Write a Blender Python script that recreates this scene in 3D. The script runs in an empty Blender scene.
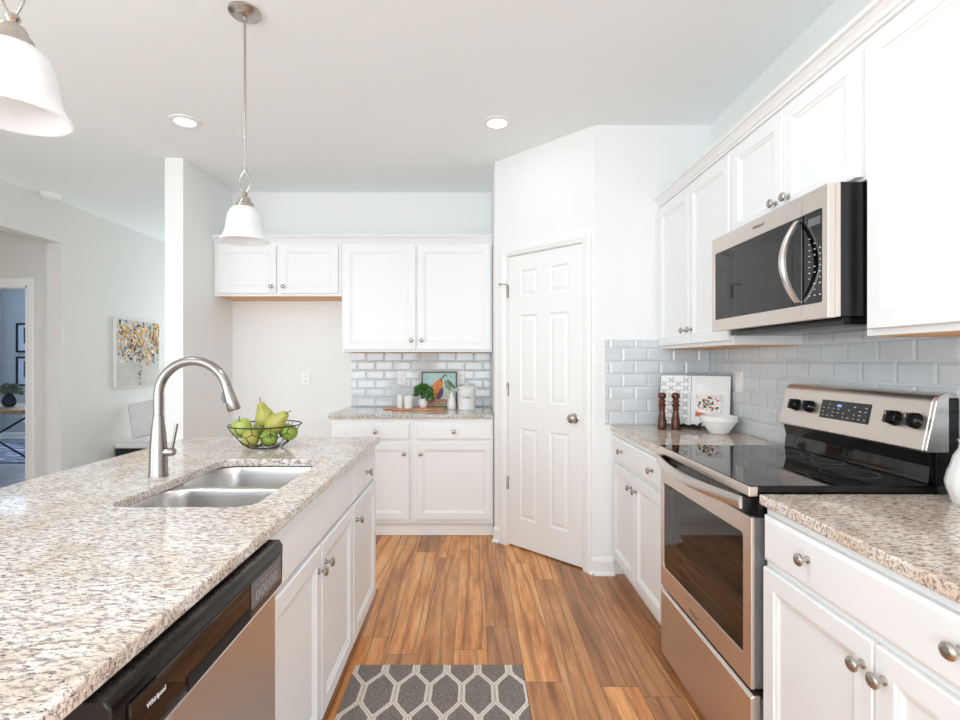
import bpy, bmesh, math, random
from mathutils import Vector, Matrix, noise
random.seed(7)
PI = math.pi
scene = bpy.context.scene
C = scene.collection

# ---------------------------------------------------------------- camera
cam_d = bpy.data.cameras.new('camera')
cam = bpy.data.objects.new('camera', cam_d); C.objects.link(cam)
cam.location = (0, 0, 1.30); cam.rotation_euler = (PI/2, 0, 0)
cam_d.sensor_width = 36; cam_d.lens = 512/960*36
cam_d.shift_x = 7/960; cam_d.shift_y = 1/960
cam_d.clip_start = 0.02
scene.camera = cam

# ---------------------------------------------------------------- world, lights, exposure
w = bpy.data.worlds.new('world'); scene.world = w; w.use_nodes = True
w.node_tree.nodes['Background'].inputs[0].default_value = (0.82, 0.92, 1.0, 1)
w.node_tree.nodes['Background'].inputs[1].default_value = 3.0
scene.view_settings.view_transform = 'Standard'
scene.view_settings.look = 'None'
scene.view_settings.gamma = 1
scene.view_settings.use_curve_mapping = False
scene.view_settings.exposure = -0.47
scene.cycles.max_bounces = 10
scene.cycles.diffuse_bounces = 6
scene.cycles.glossy_bounces = 5
scene.cycles.sample_clamp_indirect = 6

def area(name, loc, rot, sx, sy, power, col=(1, 1, 1), shape='RECTANGLE'):
    d = bpy.data.lights.new(name, 'AREA'); d.shape = shape; d.size = sx
    if shape in ('RECTANGLE', 'ELLIPSE'): d.size_y = sy
    d.energy = power; d.color = col
    o = bpy.data.objects.new(name, d); C.objects.link(o)
    o.location = loc; o.rotation_euler = rot
    return o
# daylight through the big windows behind the camera, an added left window, and left-room lights
DAY = (0.85, 0.935, 1.0)
area('window_daylight', (-2.35, -3.12, 1.30), (PI/2, 0, 0), 2.0, 1.7, 78, DAY)
area('window_daylight', (0.1, -3.12, 1.30), (PI/2, 0, 0), 1.9, 1.7, 72, DAY)
area('window_daylight', (-3.66, -0.6, 1.30), (PI/2, 0, -PI/2), 2.6, 1.7, 40, DAY)  # fill light for the unseen left-wall window, both added
area('living_daylight', (-2.95, 7.12, 1.5), (PI/2, 0, PI), 1.2, 1.6, 26, DAY)
area('office_daylight', (-6.6, 8.5, 1.6), (PI/2, 0, PI), 1.0, 1.5, 95, (0.68, 0.82, 1.0))
area('hall_daylight', (-5.9, 2.6, 1.5), (PI/2, 0, -PI/2), 1.2, 1.6, 16, DAY)
# recessed ceiling lamps (the two in view, the rest of the same grid behind the camera)
LAMPS = [(-1.727, 3.07), (0.145, 3.085), (-1.727, 1.35), (0.145, 1.35), (-1.727, -0.6), (0.145, -0.6), (-1.727, -2.2), (0.145, -2.2)]
for lx, ly in LAMPS:
    lw = 1.3 if ly > 3 else (9.5 if ly > 1 else (6.5 if ly > -1 else 11.0))
    area('recessed_lamp_light', (lx, ly, 2.722), (0, 0, 0), 0.11, 0.11, lw, (0.84, 0.93, 1.0), 'DISK')

# ---------------------------------------------------------------- materials
def s2l(c):
    return tuple(((v/255)/12.92 if v/255 <= 0.04045 else ((v/255+0.055)/1.055)**2.4) for v in c)
def rgba(c): return s2l(c) + (1,)
MATS = {}
def mat(name, col, rough=0.5, metal=0.0, **kw):
    if name in MATS: return MATS[name]
    m = bpy.data.materials.new(name); m.use_nodes = True
    b = m.node_tree.nodes['Principled BSDF']
    b.inputs['Base Color'].default_value = rgba(col)
    b.inputs['Roughness'].default_value = rough
    b.inputs['Metallic'].default_value = metal
    for k, v in kw.items(): b.inputs[k.replace('_', ' ')].default_value = v
    MATS[name] = m
    return m
def nt(m): return m.node_tree.nodes, m.node_tree.links, m.node_tree.nodes['Principled BSDF']
def coords(m, scale=(1, 1, 1), rot=(0, 0, 0)):
    N, L, b = nt(m)
    tc = N.new('ShaderNodeTexCoord'); mp = N.new('ShaderNodeMapping')
    mp.inputs['Scale'].default_value = scale; mp.inputs['Rotation'].default_value = rot
    L.new(tc.outputs['Object'], mp.inputs['Vector'])
    return mp.outputs[0]
def tnoise(m, vec, scale, detail=2, rough=0.5):
    N, L, b = nt(m)
    n = N.new('ShaderNodeTexNoise'); n.inputs['Scale'].default_value = scale
    n.inputs['Detail'].default_value = detail; n.inputs['Roughness'].default_value = rough
    L.new(vec, n.inputs['Vector'])
    return n.outputs['Fac']
def ramp(m, fac, stops, interp='LINEAR'):
    N, L, b = nt(m)
    r = N.new('ShaderNodeValToRGB'); cr = r.color_ramp; cr.interpolation = interp
    cr.elements[0].position = stops[0][0]; cr.elements[0].color = stops[0][1]
    cr.elements[1].position = stops[1][0]; cr.elements[1].color = stops[1][1]
    for p, c in stops[2:]:
        e = cr.elements.new(p); e.color = c
    L.new(fac, r.inputs['Fac'])
    return r.outputs['Color']
def mix(m, fac, a, c, blend='MIX'):
    N, L, b = nt(m)
    x = N.new('ShaderNodeMix'); x.data_type = 'RGBA'; x.blend_type = blend
    for s, v in ((x.inputs[0], fac), (x.inputs[6], a), (x.inputs[7], c)):
        if hasattr(v, 'is_linked') or hasattr(v, 'links'): L.new(v, s)
        elif isinstance(v, (int, float)): s.default_value = v
        else: s.default_value = v
    return x.outputs[2]
def math_(m, op, a, b_=None, c=None):
    N, L, b = nt(m)
    x = N.new('ShaderNodeMath'); x.operation = op
    for i, v in enumerate((a, b_, c)):
        if v is None: continue
        if isinstance(v, (int, float)): x.inputs[i].default_value = v
        else: L.new(v, x.inputs[i])
    return x.outputs[0]
def bump(m, h, strength=0.1, dist=0.002):
    N, L, b = nt(m)
    x = N.new('ShaderNodeBump'); x.inputs['Strength'].default_value = strength; x.inputs['Distance'].default_value = dist
    L.new(h, x.inputs['Height']); L.new(x.outputs[0], b.inputs['Normal'])
BW = ((0, 0, 0, 1), (1, 1, 1, 1))

def painted(name, col, rough=0.6, bs=0.02):
    m = mat(name, col, rough)
    v = coords(m)
    bump(m, tnoise(m, v, 180, 3), bs, 0.001)
    return m
WALL = painted('wall_paint', (240, 241, 240), 0.7)
WALL2 = painted('living_wall_paint', (227, 225, 220), 0.7)
CEIL = painted('ceiling_paint', (243, 247, 248), 0.85)
TRIM = painted('trim_paint', (243, 243, 242), 0.4)
OFFW = painted('office_wall_paint', (188, 192, 196), 0.7)
CAB = painted('cabinet_white', (241, 242, 242), 0.38)
DOORW = painted('door_white', (242, 243, 242), 0.42)
TANWOOD = mat('bare_birch', (226, 170, 110), 0.5)
_v = coords(TANWOOD, (2, 30, 2))
nt(TANWOOD)[1].new(ramp(TANWOOD, tnoise(TANWOOD, _v, 4, 3), [(0.3, rgba((214, 152, 92))), (0.7, rgba((234, 186, 132)))]), nt(TANWOOD)[2].inputs['Base Color'])

def granite(name, ang, tint=None):
    m = mat(name, (220, 205, 190), 0.07)
    N, L, b = nt(m)
    v = coords(m, (1, 2.3, 2.0), (0, 0, -ang))
    vr = coords(m, (1, 1, 1), (0, 0, 0))
    base = ramp(m, tnoise(m, vr, 9, 4, 0.6), [(0.30, rgba((208, 188, 168))), (0.44, rgba((226, 214, 200))), (0.58, rgba((238, 233, 229))), (0.74, rgba((220, 200, 184)))])
    n2 = tnoise(m, v, 62, 5, 0.65)
    base = mix(m, ramp(m, n2, [(0.42, BW[1]), (0.50, BW[0])]), base, rgba((162, 148, 142)))
    n2b = tnoise(m, v, 95, 4, 0.7)
    base = mix(m, ramp(m, n2b, [(0.56, BW[0]), (0.62, BW[1])]), base, rgba((240, 232, 224)))
    nr = tnoise(m, vr, 26, 3, 0.6)
    base = mix(m, ramp(m, nr, [(0.64, BW[0]), (0.72, (0.75, 0.75, 0.75, 1))]), base, rgba((186, 140, 108)))
    n3 = tnoise(m, v, 48, 8, 0.78)
    gate = ramp(m, tnoise(m, vr, 14, 2), [(0.40, (0.35, 0.35, 0.35, 1)), (0.60, BW[1])])
    sp = mix(m, 1.0, ramp(m, n3, [(0.56, BW[0]), (0.59, BW[1])]), gate, 'MULTIPLY')
    base = mix(m, sp, base, rgba((84, 76, 80)))
    n4 = tnoise(m, v, 80, 7, 0.75)
    base = mix(m, ramp(m, n4, [(0.59, BW[0]), (0.62, BW[1])]), base, rgba((40, 34, 38)))
    if tint: base = mix(m, 1.0, base, tint, 'MULTIPLY')
    L.new(base, b.inputs['Base Color'])
    b.inputs['Specular IOR Level'].default_value = 0.6
    return m
GR_ISL = granite('granite_island', math.radians(25))
GR_R = granite('granite_right', math.radians(-15), (1.0, 0.95, 0.89, 1))
GR_B_TINTED = granite('granite_back_reflection_tint', math.radians(5), (0.80, 0.84, 0.84, 1))  # same granite; grey of reflected tile and dimmer light put into the tint

def wood_floor():
    m = mat('wood_floor', (180, 115, 70), 0.36)
    N, L, b = nt(m)
    tc = N.new('ShaderNodeTexCoord'); sx = N.new('ShaderNodeSeparateXYZ'); L.new(tc.outputs['Object'], sx.inputs[0])
    PW, PL = 0.149, 1.22
    xs = math_(m, 'DIVIDE', math_(m, 'ADD', sx.outputs[0], 0.045), PW); i = math_(m, 'FLOOR', xs)
    wn = N.new('ShaderNodeTexWhiteNoise'); wn.noise_dimensions = '1D'; L.new(i, wn.inputs['W'])
    ys = math_(m, 'DIVIDE', math_(m, 'ADD', sx.outputs[1], math_(m, 'MULTIPLY', wn.outputs['Value'], 7.3)), PL)
    j = math_(m, 'FLOOR', ys)
    cmb = N.new('ShaderNodeCombineXYZ'); L.new(i, cmb.inputs[0]); L.new(j, cmb.inputs[1])
    w2 = N.new('ShaderNodeTexWhiteNoise'); w2.noise_dimensions = '3D'; L.new(cmb.outputs[0], w2.inputs['Vector'])
    tone = w2.outputs['Value']
    off = N.new('ShaderNodeVectorMath'); off.operation = 'MULTIPLY_ADD'
    L.new(w2.outputs['Color'], off.inputs[0]); off.inputs[1].default_value = (9, 9, 9); L.new(tc.outputs['Object'], off.inputs[2])
    mp = N.new('ShaderNodeMapping'); mp.inputs['Scale'].default_value = (10, 1.1, 1); L.new(off.outputs[0], mp.inputs[0])
    grain = tnoise(m, mp.outputs[0], 1.6, 6, 0.62)
    mp2 = N.new('ShaderNodeMapping'); mp2.inputs['Scale'].default_value = (110, 3.0, 1); L.new(off.outputs[0], mp2.inputs[0])
    fine = tnoise(m, mp2.outputs[0], 2.0, 4, 0.6)
    mp3 = N.new('ShaderNodeMapping'); mp3.inputs['Scale'].default_value = (5, 0.7, 1); L.new(off.outputs[0], mp3.inputs[0])
    wv = N.new('ShaderNodeTexWave'); wv.bands_direction = 'X'; wv.inputs['Scale'].default_value = 0.9; wv.inputs['Distortion'].default_value = 10
    wv.inputs['Detail'].default_value = 2; wv.inputs['Detail Scale'].default_value = 0.8
    L.new(mp3.outputs[0], wv.inputs[0])
    light = ramp(m, grain, [(0.30, rgba((176, 106, 58))), (0.5, rgba((234, 162, 98))), (0.72, rgba((248, 196, 138)))])
    dark = ramp(m, grain, [(0.28, rgba((134, 88, 56))), (0.5, rgba((176, 122, 80))), (0.72, rgba((208, 154, 108)))])
    col = mix(m, ramp(m, tone, [(0.45, BW[0]), (0.75, BW[1])]), light, dark)
    col = mix(m, ramp(m, fine, [(0.35, (0.32, 0.32, 0.32, 1)), (0.55, BW[0])]), col, rgba((112, 70, 44)))
    col = mix(m, ramp(m, wv.outputs['Fac'], [(0.0, (0.45, 0.45, 0.45, 1)), (0.16, BW[0])]), col, rgba((112, 66, 42)))
    # seams
    fx = math_(m, 'FRACT', xs); fy = math_(m, 'FRACT', ys)
    ex = math_(m, 'LESS_THAN', math_(m, 'MULTIPLY', math_(m, 'MINIMUM', fx, math_(m, 'SUBTRACT', 1.0, fx)), PW), 0.0012)
    ey = math_(m, 'LESS_THAN', math_(m, 'MULTIPLY', math_(m, 'MINIMUM', fy, math_(m, 'SUBTRACT', 1.0, fy)), PL), 0.0014)
    e = math_(m, 'MAXIMUM', ex, ey)
    col = mix(m, math_(m, 'MULTIPLY', e, 0.75), col, rgba((62, 38, 26)))
    L.new(col, b.inputs['Base Color'])
    bump(m, grain, 0.08, 0.002)
    return m
FLOOR = wood_floor()

GREYFLOOR = mat('grey_plank_floor', (120, 122, 132), 0.4)
_v = coords(GREYFLOOR, (12, 1.4, 1))
nt(GREYFLOOR)[1].new(ramp(GREYFLOOR, tnoise(GREYFLOOR, _v, 1.5, 4), [(0.3, rgba((92, 94, 108))), (0.7, rgba((150, 152, 162)))]), nt(GREYFLOOR)[2].inputs['Base Color'])

def steel(name, col, rough, sc):
    m = mat(name, col, rough, 1.0)
    v = coords(m, sc)
    n = tnoise(m, v, 3, 3)
    bump(m, n, 0.06, 0.0006)
    return m
STEEL = steel('brushed_steel', (226, 216, 208), 0.36, (60, 2, 60))
STEELH = steel('satin_steel', (216, 212, 208), 0.24, (60, 2, 60))
SINKST = steel('sink_steel', (214, 212, 210), 0.27, (2, 60, 60))
NICKEL = steel('brushed_nickel', (158, 153, 149), 0.24, (90, 90, 3))
NICKELD = mat('satin_nickel_knob', (186, 180, 174), 0.25, 1.0)
_n = tnoise(NICKELD, coords(NICKELD), 300, 2); bump(NICKELD, _n, 0.03, 0.0005)

def plain(name, col, rough=0.4, metal=0.0, sc=60, var=0.06, **kw):
    """a solid colour with a slight procedural variation"""
    m = mat(name, col, rough, metal, **kw)
    N, L, b = nt(m)
    n = tnoise(m, coords(m), sc, 3)
    a = tuple(max(0, c*(1-var)) for c in col); c2 = tuple(min(255, c*(1+var)) for c in col)
    L.new(ramp(m, n, [(0.3, rgba(a)), (0.7, rgba(c2))]), b.inputs['Base Color'])
    return m
TILE = plain('grey_gloss_tile', (213, 217, 220), 0.06, sc=7, var=0.02)
GROUT = plain('tile_grout', (238, 238, 238), 0.8, var=0.02)
BLACKG = plain('black_gloss_glass', (8, 8, 9), 0.03, sc=5)
BLACKP = plain('black_plastic', (16, 16, 17), 0.22, sc=20)
DARKB = plain('dark_bronze_gloss', (34, 29, 28), 0.12, metal=0.3, sc=15)
GREYP = plain('grey_plastic', (104, 104, 106), 0.3, sc=30)
WPLAST = plain('white_plastic', (240, 240, 238), 0.35, var=0.01)
CERAM = plain('white_ceramic', (241, 240, 238), 0.12, sc=20, var=0.01)
MARK = plain('printed_marks', (225, 225, 225), 0.5, var=0.02)
MARKG = plain('printed_grey_marks', (120, 118, 116), 0.5, var=0.02)
OVENG = plain('oven_glass', (10, 8, 8), 0.04, sc=5)
WIREM = plain('black_wire', (38, 36, 38), 0.35, metal=0.6)
WALNUT = plain('dark_walnut', (84, 42, 26), 0.18, sc=40, var=0.25)
BOARD = plain('acacia_board', (206, 150, 112), 0.5, sc=25, var=0.12)
LEAF = plain('herb_leaf', (66, 112, 40), 0.5, sc=60, var=0.35)
SAGE = plain('sage_leaf', (118, 134, 116), 0.6, sc=40, var=0.2)
FABW = plain('white_linen', (224, 222, 222), 0.9, sc=90, var=0.04)
BLACKM = plain('black_matte', (14, 14, 15), 0.6)
DESKW = plain('oak_desk', (160, 128, 94), 0.5, sc=18, var=0.18)
NAVY = plain('navy_ink', (34, 42, 62), 0.6, var=0.1)
def fruit(name, c1, c2, c3):
    m = mat(name, c1, 0.3)
    N, L, b = nt(m)
    n = tnoise(m, coords(m), 14, 3); n2 = tnoise(m, coords(m), 260, 2)
    c = ramp(m, n, [(0.3, rgba(c1)), (0.55, rgba(c2)), (0.75, rgba(c3))])
    c = mix(m, ramp(m, n2, [(0.62, BW[0]), (0.7, (0.5, 0.5, 0.5, 1))]), c, rgba((196, 186, 112)))
    L.new(c, b.inputs['Base Color']); return m
PEARM = fruit('pear_skin', (146, 150, 56), (172, 170, 82), (190, 172, 96))
PEARG = fruit('pear_green_skin', (102, 132, 40), (126, 152, 52), (150, 168, 74))
APPLEM = fruit('apple_skin', (150, 168, 70), (170, 184, 92), (192, 198, 122))
STEMM = plain('fruit_stem', (70, 52, 36), 0.7)
# frosted shade: white glass, light passes through
SHADE = mat('frosted_glass', (246, 246, 246), 0.35)
def _shade():
    N, L, b = nt(SHADE)
    out = N['Material Output']; t = N.new('ShaderNodeBsdfTranslucent'); t.inputs[0].default_value = (0.95, 0.95, 0.96, 1)
    x = N.new('ShaderNodeMixShader'); x.inputs[0].default_value = 0.45
    n = tnoise(SHADE, coords(SHADE), 20, 2); L.new(ramp(SHADE, n, [(0.2, rgba((244, 244, 244))), (0.8, rgba((250, 250, 250)))]), b.inputs['Base Color'])
    L.new(b.outputs[0], x.inputs[1]); L.new(t.outputs[0], x.inputs[2]); L.new(x.outputs[0], out.inputs[0])
_shade()
LENS = mat('lamp_lens', (255, 255, 255), 0.4); LENS.node_tree.nodes['Principled BSDF'].inputs['Emission Color'].default_value = (1, 0.98, 0.95, 1)
LENS.node_tree.nodes['Principled BSDF'].inputs['Emission Strength'].default_value = 3.0
MARKL = plain('dim_printed_marks', (172, 172, 174), 0.5, var=0.02)
CLOCK = mat('clock_digits', (150, 180, 255), 0.4); CLOCK.node_tree.nodes['Principled BSDF'].inputs['Emission Color'].default_value = rgba((130, 165, 255))
CLOCK.node_tree.nodes['Principled BSDF'].inputs['Emission Strength'].default_value = 1.0

def rug_mat():
    m = mat('trellis_rug', (140, 132, 126), 0.95)
    N, L, b = nt(m)
    tc = N.new('ShaderNodeTexCoord'); sx = N.new('ShaderNodeSeparateXYZ'); L.new(tc.outputs['Object'], sx.inputs[0])
    Wd, P = 0.129, 0.37
    u = math_(m, 'DIVIDE', math_(m, 'ADD', sx.outputs[0], 0.0765), Wd)
    ph = math_(m, 'MULTIPLY', math_(m, 'ADD', sx.outputs[1], RUG_PH), 2*PI/P)
    c = math_(m, 'MINIMUM', math_(m, 'MAXIMUM', math_(m, 'MULTIPLY', math_(m, 'COSINE', ph), 0.34), -0.215), 0.232)
    def dist(off, sgn):
        t = math_(m, 'FRACT', math_(m, 'ADD', math_(m, 'ADD', u, off), math_(m, 'MULTIPLY', c, sgn)))
        return math_(m, 'MULTIPLY', math_(m, 'ABSOLUTE', math_(m, 'SUBTRACT', t, 0.5)), Wd)
    d = math_(m, 'MINIMUM', dist(0.0, 1), dist(0.5, -1))
    nz = tnoise(m, coords(m), 130, 3, 0.8)
    dn = math_(m, 'ADD', d, math_(m, 'MULTIPLY', math_(m, 'SUBTRACT', nz, 0.5), 0.012))
    wide = math_(m, 'LESS_THAN', dn, 0.0115)
    mid = math_(m, 'MULTIPLY', math_(m, 'LESS_THAN', d, 0.0018), math_(m, 'GREATER_THAN', nz, 0.44))
    grey = ramp(m, tnoise(m, coords(m), 150, 4, 0.9), [(0.35, rgba((96, 87, 83))), (0.65, rgba((158, 147, 140)))])
    col = mix(m, wide, grey, rgba((226, 216, 206)))
    col = mix(m, mid, col, rgba((176, 164, 154)))
    L.new(col, b.inputs['Base Color'])
    bump(m, nz, 0.5, 0.004)
    return m
RUG_PH = 0.0

# ---------------------------------------------------------------- mesh helpers
LOC = {}
class MB:
    def __init__(s, M=None):
        s.bm = bmesh.new(); s.M = M or Matrix.Identity(4); s.mats = []; s.mi = 0
    def m(s, material):
        if material not in s.mats: s.mats.append(material)
        s.mi = s.mats.index(material); return s
    def v(s, p): return s.bm.verts.new(s.M @ Vector(p))
    def f(s, vs):
        try: fc = s.bm.faces.new(vs)
        except ValueError: return None
        fc.material_index = s.mi; return fc
    def box(s, x0, x1, y0, y1, z0, z1):
        a = [s.v((x, y, z)) for z in (z0, z1) for x, y in ((x0, y0), (x1, y0), (x1, y1), (x0, y1))]
        for q in ((0, 3, 2, 1), (4, 5, 6, 7), (0, 1, 5, 4), (1, 2, 6, 5), (2, 3, 7, 6), (3, 0, 4, 7)):
            s.f([a[i] for i in q])
        return s
    def loops(s, loops, cap0=True, cap1=True, closed=False):
        """skin a list of vertex rings"""
        R = [[s.v(p) for p in lp] for lp in loops]
        n = len(R[0])
        rr = range(len(R) if closed else len(R)-1)
        for i in rr:
            a, b = R[i], R[(i+1) % len(R)]
            for k in range(n): s.f([a[k], a[(k+1) % n], b[(k+1) % n], b[k]])
        if cap0 and not closed: s.f(R[0][::-1])
        if cap1 and not closed: s.f(R[-1])
        return s
    def prism(s, poly, axis, a, b):
        """poly of 2D points, extruded on axis 0/1/2 between a and b (other axes keep their order)"""
        def P(p, t):
            q = list(p); q.insert(axis, t); return q
        return s.loops([[P(p, a) for p in poly], [P(p, b) for p in poly]])
    def tube(s, pts, r, seg=10, closed=False, rad=None, flat=None):
        pts = [Vector(p) for p in pts]; n = len(pts); L = []
        up = None
        for i, p in enumerate(pts):
            if closed: t = (pts[(i+1) % n] - pts[i-1]).normalized()
            else: t = (pts[min(i+1, n-1)] - pts[max(i-1, 0)]).normalized()
            if up is None:
                up = Vector((0, 0, 1)) if abs(t.z) < 0.9 else Vector((1, 0, 0))
            sd = t.cross(up).normalized(); up = sd.cross(t).normalized()
            rr = rad[i] if rad else r
            a, bq = (rr, rr) if flat is None else (rr*flat[0], rr*flat[1])
            L.append([p + sd*math.cos(2*PI*k/seg)*a + up*math.sin(2*PI*k/seg)*bq for k in range(seg)])
        return s.loops(L, closed=closed)
    def lathe(s, prof, c=(0, 0, 0), seg=24, ax='z', cap0=True, cap1=True, wob=None):
        c = Vector(c); L = []
        for r, h in prof:
            ring = []
            for k in range(seg):
                a = 2*PI*k/seg; rr = max(r, 1e-5)
                if wob: rr *= wob(a, h)
                x, y = rr*math.cos(a), rr*math.sin(a)
                p = {'z': (x, y, h), 'x': (h, x, y), 'y': (x, h, y)}[ax]
                ring.append(c + Vector(p))
            L.append(ring)
        return s.loops(L, cap0, cap1)
    def panel(s, u0, u1, z0, z1, rings, back):
        """(u, n, z) frame: stack of inset rectangles; rings = [(inset, n)], back = n of the closed back"""
        def R(i, n): return [(u0+i, n, z0+i), (u1-i, n, z0+i), (u1-i, n, z1-i), (u0+i, n, z1-i)]
        return s.loops([R(0, back)] + [R(i, n) for i, n in rings])
    def poly(s, pts): return s.f([s.v(p) for p in pts])
    def build(s, name, parent=None, material=None, bevel=0, smooth=False, org=None, seg=2, sub=0, ang=38):
        bmesh.ops.remove_doubles(s.bm, verts=s.bm.verts, dist=1e-6)
        bmesh.ops.recalc_face_normals(s.bm, faces=s.bm.faces)
        if material is not None: s.mats = [material]
        if parent is not None: o0 = LOC[parent.name]
        elif org is not None: o0 = Vector(org)
        else:
            cs = [v.co for v in s.bm.verts]
            lo = [min(c[i] for c in cs) for i in range(3)]; hi = [max(c[i] for c in cs) for i in range(3)]
            o0 = Vector(((lo[0]+hi[0])/2, (lo[1]+hi[1])/2, lo[2]))
        for v in s.bm.verts: v.co -= o0
        me = bpy.data.meshes.new(name); s.bm.to_mesh(me); s.bm.free()
        for q in s.mats: me.materials.append(q)
        if smooth:
            me.polygons.foreach_set('use_smooth', [True]*len(me.polygons)); me.set_sharp_from_angle(angle=math.radians(ang))
        o = bpy.data.objects.new(name, me); C.objects.link(o)
        if parent is not None: o.parent = parent; LOC[o.name] = o0
        else: o.location = o0; LOC[o.name] = o0
        if bevel:
            b = o.modifiers.new('bevel', 'BEVEL'); b.width = bevel; b.segments = seg; b.limit_method = 'ANGLE'; b.angle_limit = math.radians(40)
            if hasattr(b, 'harden_normals'): b.harden_normals = False
        if sub:
            b = o.modifiers.new('subdivision', 'SUBSURF'); b.levels = sub; b.render_levels = sub
        return o
def tag(o, label, cat, group=None, kind=None):
    o['label'] = label; o['category'] = cat
    if group: o['group'] = group
    if kind: o['kind'] = kind
    return o
def thing(name, loc, label, cat, group=None):
    o = bpy.data.objects.new(name, None); C.objects.link(o); o.location = loc; o.empty_display_size = 0.05
    LOC[o.name] = Vector(loc)
    return tag(o, label, cat, group)
def copy_thing(src, loc, label):
    c = src.copy(); C.objects.link(c); c.location = loc; LOC[c.name] = Vector(loc); c['label'] = label
    for ch in [x for x in bpy.data.objects if x.parent == src]:
        k = ch.copy(); C.objects.link(k); k.parent = c
        for g in [x for x in bpy.data.objects if x.parent == ch]:
            q = g.copy(); C.objects.link(q); q.parent = k
    return c
def struct(o): o['kind'] = 'structure'; return o
def text(name, body, size, M, material, parent, depth=0.0004):
    cu = bpy.data.curves.new(name, 'FONT'); cu.body = body; cu.size = size; cu.extrude = depth
    cu.align_x = 'CENTER'; cu.align_y = 'CENTER'
    t = bpy.data.objects.new(name + '_tmp', cu); C.objects.link(t)
    dg = bpy.context.evaluated_depsgraph_get(); dg.update()
    me = bpy.data.meshes.new_from_object(t.evaluated_get(dg))
    bpy.data.objects.remove(t); bpy.data.curves.remove(cu)
    me.transform(Matrix.Translation(-LOC[parent.name]) @ M)
    me.materials.clear(); me.materials.append(material); me.name = name
    o = bpy.data.objects.new(name, me); C.objects.link(o); o.parent = parent
    return o
# face frames: local (u, n, z); n points out of the face
def frame(o, u, n):
    u = Vector(u); n = Vector(n)
    return Matrix(((u.x, n.x, 0, o[0]), (u.y, n.y, 0, o[1]), (u.z, n.z, 1, o[2]), (0, 0, 0, 1)))
def text_frame(F, u, n, z, flip=False):
    """matrix for flat text lying in the (u, z) plane of a face frame"""
    U = (F @ Vector((1, 0, 0, 0))).xyz * (-1 if flip else 1); Nn = (F @ Vector((0, 1, 0, 0))).xyz
    p = F @ Vector((u, n, z))
    return Matrix(((U.x, 0, Nn.x, p.x), (U.y, 0, Nn.y, p.y), (U.z, 1, Nn.z, p.z), (0, 0, 0, 1)))

# ---------------------------------------------------------------- structure
CH = 2.74
def wall(name, boxes, material=WALL, prisms=()):
    b = MB().m(material)
    for q in boxes: b.box(*q)
    for p in prisms: b.prism(p[0], 2, p[1], p[2])
    return struct(b.build(name))
wall('floor', [(-2.185, 1.55, -3.3, 7.3, -0.1, 0), (-6.1, -3.86, 0.9, 4.81, -0.1, 0)], FLOOR)
wall('floor_living', [(-3.86, -2.185, -3.3, 7.3, -0.1, 0)], plain('beige_bounce_carpet', (214, 208, 198), 0.95, sc=120, var=0.08))  # out of view; pale carpet put in to keep bounced light neutral
wall('floor_office', [(-8.0, -3.86, 4.81, 8.7, -0.1, 0)], GREYFLOOR)
wall('ceiling', [(-8.1, 1.6, -3.3, 8.8, CH, CH+0.1)], CEIL)
wall('wall_back', [(-2.055, 1.55, 4.375, 4.5, 0, CH)])
wall('wall_right', [(1.45, 1.55, -3.3, 4.375, 0, CH)])
wall('wall_partition', [(-2.185, -2.055, 3.63, 7.2, 0, CH)])
wall('wall_living_back', [(-3.73, -2.055, 7.2, 7.3, 0, CH)], WALL2)
wall('wall_left', [(-3.86, -3.73, 4.635, 8.7, 0, CH), (-3.86, -3.73, 2.7, 4.635, 2.37, CH), (-3.86, -3.73, 0.7, 2.7, 0, CH), (-3.86, -3.73, -3.3, -1.9, 0, CH), (-3.86, -3.73, -1.9, 0.7, 0, 0.4), (-3.86, -3.73, -1.9, 0.7, 2.5, CH)], WALL2)
wall('wall_hall', [(-6.0, -5.0, 4.75, 4.87, 0, CH), (-5.0, -4.13, 4.75, 4.87, 2.0, CH), (-4.13, -3.86, 4.75, 4.87, 0, CH),
                   (-6.1, -6.0, 0.9, 4.87, 0, CH), (-6.0, -3.86, 0.9, 1.0, 0, CH)], WALL2)
wall('wall_office', [(-8.0, -7.9, 4.75, 8.7, 0, CH), (-7.9, -3.86, 8.6, 8.7, 0, CH), (-7.9, -6.1, 4.75, 4.87, 0, CH)], OFFW)
# rear wall with two big windows (daylight)
wall('wall_rear', [(-3.73, -3.4, -3.3, -3.2, 0, CH), (-1.3, -0.9, -3.3, -3.2, 0, CH), (1.1, 1.45, -3.3, -3.2, 0, CH),
                   (-3.4, -1.3, -3.3, -3.2, 0, 0.4), (-0.9, 1.1, -3.3, -3.2, 0, 0.4), (-3.4, -1.3, -3.3, -3.2, 2.5, CH), (-0.9, 1.1, -3.3, -3.2, 2.5, CH)])
for k, (a, b_) in enumerate(((-3.4, -1.3), (-0.9, 1.1))):
    q = MB().m(TRIM); mid = (a+b_)/2
    for z0, z1 in ((0.4, 0.46), (1.42, 1.47), (2.44, 2.5)): q.box(a, b_, -3.28, -3.22, z0, z1)
    for x0 in (a, mid-0.03, b_-0.06): q.box(x0, x0+0.06, -3.281, -3.221, 0.4, 2.5)
    struct(q.build('window_%d' % (k+1)))
q = MB().m(TRIM)
for z0, z1 in ((0.4, 0.46), (1.42, 1.47), (2.44, 2.5)): q.box(-3.84, -3.78, -1.9, 0.7, z0, z1)
for y0 in (-1.9, -0.63, 0.64): q.box(-3.841, -3.781, y0, y0+0.06, 0.4, 2.5)
struct(q.build('window_3'))  # unseen window, added to bring fill light from the left
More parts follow.
